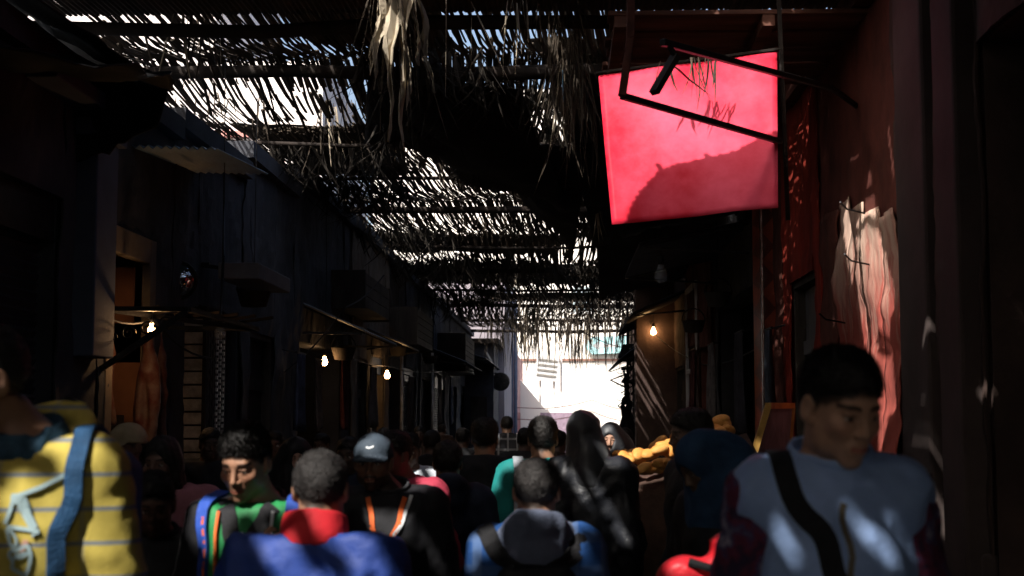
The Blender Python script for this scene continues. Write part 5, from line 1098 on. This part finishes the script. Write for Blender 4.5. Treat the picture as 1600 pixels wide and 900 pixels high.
# produce / goods on the near right
M_REDB = mat('red_nylon_bag', (.55, .02, .03), .4, var=.2, scale=8, bump=.5, bscale=30)
p = at(1118, 885, 4.0); t = thing('red_bag', 'crumpled bright red bag carried low beside the man in the pale jacket', 'bag', (p.x, 4.0, p.z - .20))
xs = np.arange(-.22, .22, .010); zs = np.arange(-.2, .4, .010); G = grid(xs, xs, zs); f = smin(smin(ell(G, (0, 0, .05), (.15, .10, .17)), ell(G, (.06, -.02, .2), (.07, .06, .12)), .05), ell(G, (-.09, -.03, .17), (.06, .05, .06)), .04); V, F = nets(f, xs, xs, zs); V = V + vnormals(V, F) * (.022 * (1 - 2 * np.abs(vnoise(V, 9, 3))))[:, None]; sobj('bag_body', V, F, M_REDB, t)
mb = MB(); mb.tube([(-.08, -.09, .22), (.0, -.12, .2), (.13, -.08, .26)], .012); mb.build('strap', M_BLACKC, t)
# ------------------------------------------------------------ the crowd
PI = math.pi
C_BLACK = mat('black_jacket_cloth', (.014, .014, .017), .7, var=.3, scale=8, bump=.25, bscale=200)
C_NAVY = mat('navy_cloth', (.020, .028, .055), .75, var=.3, scale=8, bump=.25, bscale=200)
C_DGREY = mat('charcoal_cloth', (.035, .036, .04), .85, var=.3, scale=8, bump=.25, bscale=200)
C_BROWN = mat('brown_cloth', (.06, .038, .028), .85, var=.3, scale=8, bump=.25, bscale=200)
C_LEATHER = mat('black_leather', (.020, .022, .028), .45, var=.3, scale=10, bump=.3, bscale=120, spec=.5)
C_SATIN = mat('black_satin_scarf', (.018, .020, .026), .55, var=.25, scale=10, bump=.2, spec=.8, sheen=.3)
C_BLUES = mat('blue_scarf_cloth', (.018, .055, .12), .8, var=.2, scale=10, bump=.3)
C_YELLOW = stripes_mat('yellow_striped_sweatshirt', (.52, .41, .085), (.14, .18, .24), [('Z', 14.0, .13, .85), ('X', 6.0, .07, .35)])
C_BLUEJ = mat('blue_jacket_nylon', (.026, .060, .27), .6, var=.30, scale=5, bump=.35, bscale=40, spec=.3)
C_RED = mat('red_collar_cloth', (.60, .02, .03), .7, var=.15, scale=8, bump=.3)
C_GREEN = mat('green_tracksuit', (.02, .22, .065), .6, var=.25, scale=8, bump=.2)
C_TEAL = mat('teal_sweatshirt', (.01, .20, .19), .75, var=.2, scale=8, bump=.2)
C_CHECK = stripes_mat('blue_check_flannel', (.018, .075, .25), (.09, .15, .29), [('X', 11.0, .30, .75), ('Z', 11.0, .30, .45)])
C_HOODG = mat('slate_blue_fleece', (.11, .13, .19), .9, var=.15, scale=8, bump=.4, bscale=160)
C_PALE = mat('pale_blue_quilted_jacket', (.30, .43, .72), .55, var=.12, scale=6, bump=.25, bscale=90)
C_PINK = mat('pink_shirt_cloth', (.50, .20, .24), .8, var=.2, scale=8, bump=.25)
C_REDJ = mat('dusty_red_jacket', (.48, .05, .09), .7, var=.2, scale=8, bump=.25)
C_WSHIRT = mat('white_shirt', (.62, .66, .72), .8, var=.1, scale=8, bump=.25)
C_BEIGE = mat('beige_cap_cloth', (.45, .36, .22), .85, var=.15, scale=9, bump=.3)
C_CAPN = mat('slate_cap_cloth', (.055, .075, .10), .7, var=.15, scale=9, bump=.3, bscale=200)
C_WHITE = mat('white_stripe_cloth', (.75, .78, .80), .7, var=.05, bump=.1)
C_ORG = mat('orange_trim_cloth', (.75, .14, .03), .7, var=.1, bump=.1)
C_STRAPB = mat('blue_strap_webbing', (.02, .075, .17), .7, var=.2, scale=20, bump=.5, bscale=200)
C_STRAPK = mat('black_webbing', (.010, .010, .012), .7, var=.2, scale=20, bump=.5, bscale=200)
C_PRINT = mat('pale_blue_print', (.34, .46, .48), .7, var=.15, bump=.1)
C_PRINTR = mat('faded_pink_print', (.50, .28, .22), .7, var=.15, bump=.1)
# flowered sleeves
C_FLOR = mat('flowered_cotton', (.03, .02, .05), .85, scale=16, bump=.2, col2=(.30, .26, .32)); rp = [n for n in C_FLOR.node_tree.nodes if n.type == 'VALTORGB'][0]
e = rp.color_ramp.elements.new(.5); e.color = (.13, .02, .045, 1); e = rp.color_ramp.elements.new(.57); e.color = (.05, .05, .12, 1); rp.color_ramp.elements[0].position = .42; rp.color_ramp.elements[-1].position = .66

def cap_hat(P_, m, label_part='cap', brim=True, mark=None):
    s = P_
    def fn(P):
        Q = s.toQ(P); f = ell(Q, (0, -.008, .040), (.088, .106, .092)); f = smax(f, .034 + (Q[1] - .08) * .14 - Q[2], .006)
        if brim:
            g = smax(np.sqrt((Q[0] / .078) ** 2 + ((Q[1] - .075) / .078) ** 2) * .078 - .078, np.abs(Q[2] - (.043 - (Q[1] - .075) * .35 - Q[0] ** 2 * 3.5)) - .004, .003); g = np.maximum(g, .04 - Q[1]); f = smin(f, g, .006)
        return f * s.k
    h = s.headc; o, V, F = s.mesh(label_part, fn, m, [h[0] - .2, h[0] + .2, h[1] - .2, h[1] + .22, h[2] - .1, h[2] + .2], .006, .0015, 20)
    if mark:
        bv = BVHTree.FromPolygons([tuple(v) for v in V], [tuple(q) for q in F]); c = lambda x, z: tuple((s.headc + s.RH @ np.array((x, .12, z)) * s.k) / s.k)
        s.ribbon('cap_emblem', [c(.022, .088), c(.010, .078), c(-.004, .080), c(-.026, .090)], .007, mark, .002, off=.001, bvh=bv, across=2)
        q = [c(x, .046 - .0) for x in (.085, .05, 0, -.05, -.085)]
    return o

# 1 yellow striped sweatshirt, near left
p = Person(-6, 508, 3.05, PI - .10, 'youth in yellow blue-striped hooded sweatshirt with blue strap at the left edge', hyaw=-.75, hpitch=.2, res=.012, hres=.004, bodypx=42, build=.86, skin=(.30, .16, .10), arms={0: ((-.205, -.03, 1.14), (-.18, .16, .98)), 1: ((.205, -.02, 1.14), (.18, .16, .96))})
p.top(C_YELLOW, .024, hood=True, res=.009, fold=.006, ta=.022, seed=3, name='hooded_sweatshirt'); p.trousers(); p.hair(.004, .010, tufts=2600, tl=.010)
def scarf_fn(P):
    n = p.neck; r = np.sqrt((P[0] - n[0]) ** 2 + (P[1] - n[1] - .02) ** 2); return np.sqrt((r - .068) ** 2 + ((P[2] - n[2] - .015 + (P[1] - n[1]) * .35) / 1.6) ** 2) - .026
p.mesh('neck_scarf', scarf_fn, mat('dark_teal_scarf', (.02, .055, .09), .85, var=.4, scale=14), [-.15, .15, -.17, .18, 1.3, 1.75], .008, .006, 22)
bp = pack(p, 'blue rucksack with wide straps on the youth in the yellow sweatshirt', C_STRAPB, C_STRAPB, size=(.15, .08, .2), frontw=.036)
def pr(pts, w_=.007, m=C_PRINT, nm='chest_print'): p.ribbon(nm, [(x, .3, z) for x, z in pts], w_, m, .003, off=.004, across=1)
ox, oz = -.118, 1.42
for pts, w_ in (([(-.055, .045), (.055, .040)], .009), ([(-.052, .040), (-.050, -.038)], .008), ([(-.050, -.040), (.050, -.045)], .008), ([(-.035, .030), (-.035, -.028)], .008), ([(-.035, .030), (-.015, .028)], .008), ([(-.035, .002), (-.018, .002)], .007),
                ([(-.008, .028), (-.008, -.030), (.010, -.030)], .008), ([(.018, .030), (.018, -.030)], .012), ([(.030, .028), (.040, -.02), (.050, .028)], .008)): pr([(ox - x, oz + z) for x, z in pts], w_)
for pts in ([(-.045, 0), (-.030, .014), (-.015, 0), (-.030, -.014), (-.045, 0)], [(.020, -.014), (.024, .014), (.034, 0), (.044, .014), (.048, -.014)]): pr([(ox - x, 1.350 + z) for x, z in pts], .006)
pr([(ox + .006, 1.345), (ox - .008, 1.325), (ox + .004, 1.322)], .011, C_PRINTR)
pr([(ox + .050 * math.cos(a_), 1.29 + .046 * math.sin(a_)) for a_ in np.linspace(0, 6.28, 18)], .007)
pr([(ox + .028, 1.30), (ox + .01, 1.277), (ox, 1.305), (ox - .012, 1.277), (ox - .03, 1.303)], .007); pr([(ox + .02, 1.305), (ox - .02, 1.303)], .006)

# 2 right foreground man
p = Person(1296, 545, 3.0, PI + .02, 'young man in pale blue jacket with flowered sleeves and black strap, near right', hyaw=.42, hpitch=.30, hres=.0038, res=.011, skin=(.52, .30, .20), build=.86, bodypx=1298)
p.top(C_FLOR, .008, name='flowered_shirt', ta=.022, neckz=1.45, hem=.9, res=.011, fold=.010)
p.top(C_PALE, .030, sleeve=False, name='jacket', res=.009, fold=.007, collar=(C_PALE, .05, .014), seed=8, neckz=1.50); p.trousers()
p.hair(.004, .014, cut=.62, tufts=7000, tl=.011)
p.ribbon('zip', [(.0, .3, z) for z in (1.50, 1.40, 1.3, 1.2, 1.1, 1.0, .9)], .012, mat('brass_zip', (.12, .10, .07), .5, metal=.5), .004, off=.001, across=2)
t = thing('crossbody_bag', 'black bag with a wide strap worn across the pale blue jacket', 'bag', p.root.location, p.root.rotation_euler.z)
p.ribbon('strap', [(.105, -.14, 1.42), (.115, -.06, 1.51), (.11, .06, 1.50), (.09, .2, 1.42), (.03, .3, 1.31), (-.04, .3, 1.21), (-.10, .25, 1.12), (-.15, .16, 1.02), (-.19, .05, .95)], .044, C_STRAPK, .005, t, .006)
mb = MB(); mb.box(-.30, -.22, -.12, .16, .68, .92); mb.build('pouch', C_STRAPK, t, bevel=.03)

# 3 youth in green
p = Person(395, 662, 4.15, PI - .12, 'youth with short dark hair, bowed head and green tracksuit top carrying a blue-strapped bag', hyaw=-.10, hpitch=.34, hres=.0040, res=.011, skin=(.42, .22, .135), moust=.55, build=.92, bodypx=402, arms={1: ((-.0 + .23, -.02, 1.16), (.21, .1, .93)), 0: ((-.24, .03, 1.14), (-.125, .15, 1.33))}, handcurl=1.3)
p.top(C_BLACK, .018, name='track_jacket_sleeves', res=.011, neckz=1.47, ta=.022); p.top(C_GREEN, .024, sleeve=False, name='tracksuit_front', res=.010, neckz=1.475, collar=(C_BLACK, .02, .012), seed=6); p.trousers()
p.hair(.004, .016, cut=.60, tufts=7000, tl=.014)
for i in (1, 0):
    for d in (-.018, .004, .026):
        a, b, c = p.sh[i] / p.k, p.el[i] / p.k, p.wr[i] / p.k; sg = 1 if i else -1
        sbv = BVHTree.FromPolygons([tuple(v) for v in p.V], [tuple(q) for q in p.F])
bodyV = [o for o in COL.objects if o.name.startswith('track_jacket_sleeves')][-1].data
bvs = BVHTree.FromPolygons([tuple(v.co) for v in bodyV.vertices], [tuple(q.vertices) for q in bodyV.polygons])
for i in (1, 0):
    sg = 1 if i else -1; a, b, c = p.sh[i] / p.k, p.el[i] / p.k, p.wr[i] / p.k
    for d in (-.020, .002, .024): p.ribbon('sleeve_stripe', [(sg * .09, a[1] + d, 1.6), (a[0], a[1] + d, 1.55), (a[0] + sg * .08, a[1] + d, 1.42), ((a[0] + b[0]) / 2 + sg * .12, (a[1] + b[1]) / 2 + d, 1.28), (b[0] + sg * .1, b[1] + d, 1.16)], .008, C_WHITE, .002, bvh=bvs, off=.002, across=1)
mbw = p.ribbon('white_undershirt', [(.0, .3, 1.475), (.0, .3, 1.44), (.0, .3, 1.42)], .030, C_WHITE, .003, off=.002)
for sg in (-1, 1): p.ribbon('dark_lapel', [(sg * .085, .1, 1.53), (sg * .055, .25, 1.46), (sg * .035, .3, 1.39), (sg * .01, .3, 1.31)], .050, C_BLACK, .004, off=.003)
bp = pack(p, 'rucksack with blue and orange edged straps on the youth in green', C_NAVY, mat('bright_blue_webbing', (.03, .09, .45), .7, var=.2, bump=.4), size=(.13, .07, .18), frontw=.038)
for sg in (-1, 1): p.ribbon('strap_edge', [(sg * .145, 0.1, 1.47), (sg * .147, .15, 1.36), (sg * .158, .17, 1.22), (sg * .17, .12, 1.1)], .009, C_ORG, .006, bp, .012, across=1); p.ribbon('strap_edge', [(sg * .09, .1, 1.49), (sg * .095, .16, 1.35), (sg * .108, .2, 1.22), (sg * .13, .12, 1.1)], .009, C_ORG if sg > 0 else C_WHITE, .006, bp, .012, across=1)

# 4 blue jacket, back to the viewer
p = Person(500, 700, 3.55, .03, 'cropped-haired person in bright blue jacket with red collar seen from behind', hyaw=0, hpitch=.12, hres=.0045, res=.011, build=.98, bodypx=495)
p.top(C_BLUEJ, .034, res=.010, fold=.012, ta=.034, name='jacket', collar=(C_RED, .06, .016), seed=12, neckz=1.455); p.trousers(); p.hair(.006, .002, cut=.70, tufts=6000, tl=.005, res=.005, m=mat('cropped_hair', (.026, .023, .022), .55, var=.4, scale=40, bump=.5))

# 5 cap man
p = Person(585, 676, 5.2, PI + .05, 'bearded man in slate baseball cap and black jacket with orange collar trim', hyaw=-.10, hpitch=.05, hres=.0045, res=.012, skin=(.27, .145, .095), moust=.9, beard=.85, bodypx=607)
p.top(C_BLACK, .026, res=.011, ta=.028, collar=(C_DGREY, .05, .014), seed=14); p.trousers(); p.hair(.004, .002, cut=.66, tufts=0); cap_hat(p, C_CAPN, mark=C_WHITE)
for sg in (-1, 1):
    p.ribbon('collar_trim', [(sg * .075, .08, 1.50), (sg * .055, .2, 1.43), (sg * .030, .25, 1.37), (sg * .004, .3, 1.30)], .018, C_ORG, .004, off=.004); p.ribbon('collar_trim', [(sg * .100, .06, 1.50), (sg * .077, .2, 1.42), (sg * .048, .25, 1.35), (sg * .014, .3, 1.28)], .012, C_WHITE if sg < 0 else C_DGREY, .004, off=.004)
# 6 red jacket man behind
p = Person(622, 672, 6.1, PI - .5, 'man in dusty red jacket walking just behind the man in the cap', hyaw=-.2, res=.013, hres=.006, skin=(.15, .08, .055), bodypx=628)
p.top(C_REDJ, .022, seed=15); p.trousers(); p.hair()
# 7 grey hoodie boy, back
p = Person(838, 713, 4.15, .02, 'boy with cropped hair in slate hood and blue check shirt seen from behind', hyaw=0, hpitch=.05, hres=.0045, res=.011, build=.90, skin=(.36, .19, .12))
p.top(C_CHECK, .020, res=.010, ta=.022, seed=16, name='check_shirt')
p.top(C_HOODG, .022, sleeve=False, hem=1.36, hood=True, res=.010, name='hood', seed=17, fold=.007); p.trousers(); p.hair(.006, .003, cut=.70, tufts=6000, tl=.005, m=MATS['cropped_hair'])
p.bvh = p.bvh; pts0 = None
bp = thing('backpack', 'black rucksack on the boy in the blue check shirt', 'backpack', p.root.location, p.root.rotation_euler.z, 'bags carried by people in the crowd')
def fnb(P): 
    c = p.chest + np.array((0, -.17, -.10)) * p.k; d = [np.abs(P[i] - c[i]) - (.12, .06, .20)[i] * p.k + .04 for i in range(3)]; return np.sqrt(np.maximum(d[0], 0) ** 2 + np.maximum(d[1], 0) ** 2 + np.maximum(d[2], 0) ** 2) + np.minimum(np.maximum(np.maximum(d[0], d[1]), d[2]), 0) - .045
o, V, F = p.mesh('main_pocket', fnb, C_STRAPK, [-.22, .22, -.36, .02, .8, 1.42], .010, .004, 18); o.parent = bp
for sg in (-1, 1): p.ribbon('shoulder_strap', [(sg * .03, -.24, 1.26), (sg * .07, -.2, 1.36), (sg * .12, -.12, 1.44), (sg * .15, 0, 1.48), (sg * .15, .1, 1.42), (sg * .15, .16, 1.3)], .05, C_STRAPK, .010, bp, .008)
# 8 teal person, back
p = Person(848, 652, 7.0, .0, 'dark-haired person in teal sweatshirt carrying a white and grey rucksack', hyaw=.05, hpitch=.0, hres=.006, res=.013, build=1.0)
p.top(C_TEAL, .024, seed=19, ta=.03); p.trousers(); p.hair(.008, .014, tufts=1500)
pack(p, 'white and grey rucksack on the person in the teal sweatshirt', mat('white_grey_nylon', (.50, .52, .58), .6, var=.35, scale=5), mat('grey_webbing', (.28, .30, .33), .7), size=(.135, .09, .22))
# 9 leather coat hijab, back
p = Person(911, 640, 6.35, -.12, 'tall woman in glossy black headscarf and long black leather coat seen from behind', hyaw=-.15, hres=.007, res=.013, fem=1, bodypx=922, build=.80)
p.top(C_LEATHER, .03, hem=.55, fold=.011, ta=.022, seed=20, name='leather_coat'); p.skirt(C_LEATHER, 1.05, .25); p.hijab(C_SATIN, .16, face=False, size=.0)
# 10 woman facing
p = Person(954, 659, 8.95, PI - .15, 'young woman in grey-black headscarf facing the viewer with the sun on her face', hyaw=.05, hpitch=.08, hres=.0045, res=.013, fem=1, skin=(.50, .28, .19), build=.80, bodypx=964)
p.top(C_BLACK, .026, hem=.7, fold=.010, seed=21, name='coat'); p.skirt(C_BLACK); p.hijab(C_SATIN, .30)
# 11 boy dark left
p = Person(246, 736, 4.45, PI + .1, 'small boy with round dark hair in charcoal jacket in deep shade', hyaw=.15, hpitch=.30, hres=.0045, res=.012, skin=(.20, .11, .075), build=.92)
p.top(C_DGREY, .026, seed=22, collar=(C_DGREY, .04, .012)); p.trousers(); p.hair(.006, .012, tufts=2500, tl=.009)
# 12 long-haired girl
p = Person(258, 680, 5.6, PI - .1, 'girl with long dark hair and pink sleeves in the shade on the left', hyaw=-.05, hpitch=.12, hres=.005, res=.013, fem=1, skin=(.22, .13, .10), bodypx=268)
p.top(C_PINK, .022, seed=23); p.trousers(); p.longhair()
# 13 beige cap
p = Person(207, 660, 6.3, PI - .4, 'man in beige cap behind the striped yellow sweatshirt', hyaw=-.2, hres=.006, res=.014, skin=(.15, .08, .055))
p.top(C_BROWN, .024, seed=24); p.trousers(); p.hair(.004, .004, tufts=0); cap_hat(p, C_BEIGE, brim=True)
# 14 partly lit woman
p = Person(463, 682, 7.0, PI + .1, 'woman in black headscarf between the youth in green and the blue jacket', hyaw=.2, hpitch=.1, hres=.005, res=.014, fem=1, skin=(.50, .28, .22))
p.top(C_BLACK, .024, seed=25); p.skirt(C_BLACK); p.hijab(C_BLACK)
# 15 white shirt
p = Person(640, 676, 8.2, PI, 'man in white shirt half hidden beyond the dusty red jacket', hres=.007, res=.014, skin=(.14, .08, .055)); p.top(C_WSHIRT, .022, seed=26); p.trousers(); p.hair()
# 16 hooded back
p = Person(700, 690, 6.6, .1, 'person in navy jacket with lowered hood seen from behind near the middle', hres=.007, res=.014); p.top(C_NAVY, .028, hood=True, seed=27); p.trousers(); p.hair(.010, .012)
p = Person(757, 655, 7.8, .0, 'broad person in black jacket seen from behind left of the teal sweatshirt', hres=.007, res=.014, build=1.12); p.top(C_BLACK, .032, seed=28); p.trousers(); p.hair(.012, .016)
p = Person(792, 650, 17, .05, 'distant person in speckled dark jacket before the pink building', hres=.008, res=.016); p.top(stripes_mat('speckled_cloth', (.03, .03, .035), (.30, .30, .32), [('X', 9, .2, .8), ('Z', 8, .2, .6)]), .028, seed=29); p.trousers(); p.hair(tufts=300)
# right side
p = Person(1130, 672, 4.9, PI - .9, 'woman stooping in a blue cloth wrapped over black robes by the bread stall', hyaw=-.2, hpitch=.55, hres=.006, res=.013, fem=1, skin=(.14, .09, .06), bodypx=1140, lean=.03)
p.top(C_BLACK, .03, hem=.7, seed=30, name='robe'); p.skirt(C_BLACK); p.hijab(C_BLUES, .45, size=.006, res=.008)
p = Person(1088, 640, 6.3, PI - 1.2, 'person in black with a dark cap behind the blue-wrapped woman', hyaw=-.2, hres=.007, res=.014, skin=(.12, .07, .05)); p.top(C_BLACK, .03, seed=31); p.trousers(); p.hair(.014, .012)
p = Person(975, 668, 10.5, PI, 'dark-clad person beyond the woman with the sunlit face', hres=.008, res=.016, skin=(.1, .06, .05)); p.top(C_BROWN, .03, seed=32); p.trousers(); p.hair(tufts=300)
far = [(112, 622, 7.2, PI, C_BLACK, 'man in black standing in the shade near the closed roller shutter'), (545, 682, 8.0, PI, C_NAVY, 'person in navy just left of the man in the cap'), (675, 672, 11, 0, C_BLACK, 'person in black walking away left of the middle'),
       (722, 668, 13.5, 0, C_DGREY, 'person in charcoal walking away near the middle'), (820, 668, 11.5, 0, C_DGREY, 'person in charcoal walking away ahead of the teal sweatshirt'), (872, 672, 12, 0, C_BROWN, 'person in brown walking away right of the teal sweatshirt'),
       (430, 672, 10, PI, C_BROWN, 'person in brown facing the viewer behind the youth in green'), (505, 676, 12, PI, C_BLACK, 'person in black facing the viewer behind the blue jacket'), (330, 668, 9.0, PI, C_DGREY, 'person in charcoal before the folding gate'),
       (748, 660, 19, 0, C_NAVY, 'small distant person in navy walking away'), (655, 665, 17, PI, C_BROWN, 'small distant person in brown facing the viewer'), (600, 668, 14, 0, C_BLACK, 'person in black walking away behind the dusty red jacket'), (690, 662, 24, 0, C_BROWN, 'tiny far person in brown walking away'), (845, 662, 22, 0, C_BLACK, 'tiny far person in black before the bright square'), (925, 664, 20, PI, C_DGREY, 'tiny far person in charcoal on the right before the square')]
for i, (px, pt, Y, yw, m, lb) in enumerate(far):
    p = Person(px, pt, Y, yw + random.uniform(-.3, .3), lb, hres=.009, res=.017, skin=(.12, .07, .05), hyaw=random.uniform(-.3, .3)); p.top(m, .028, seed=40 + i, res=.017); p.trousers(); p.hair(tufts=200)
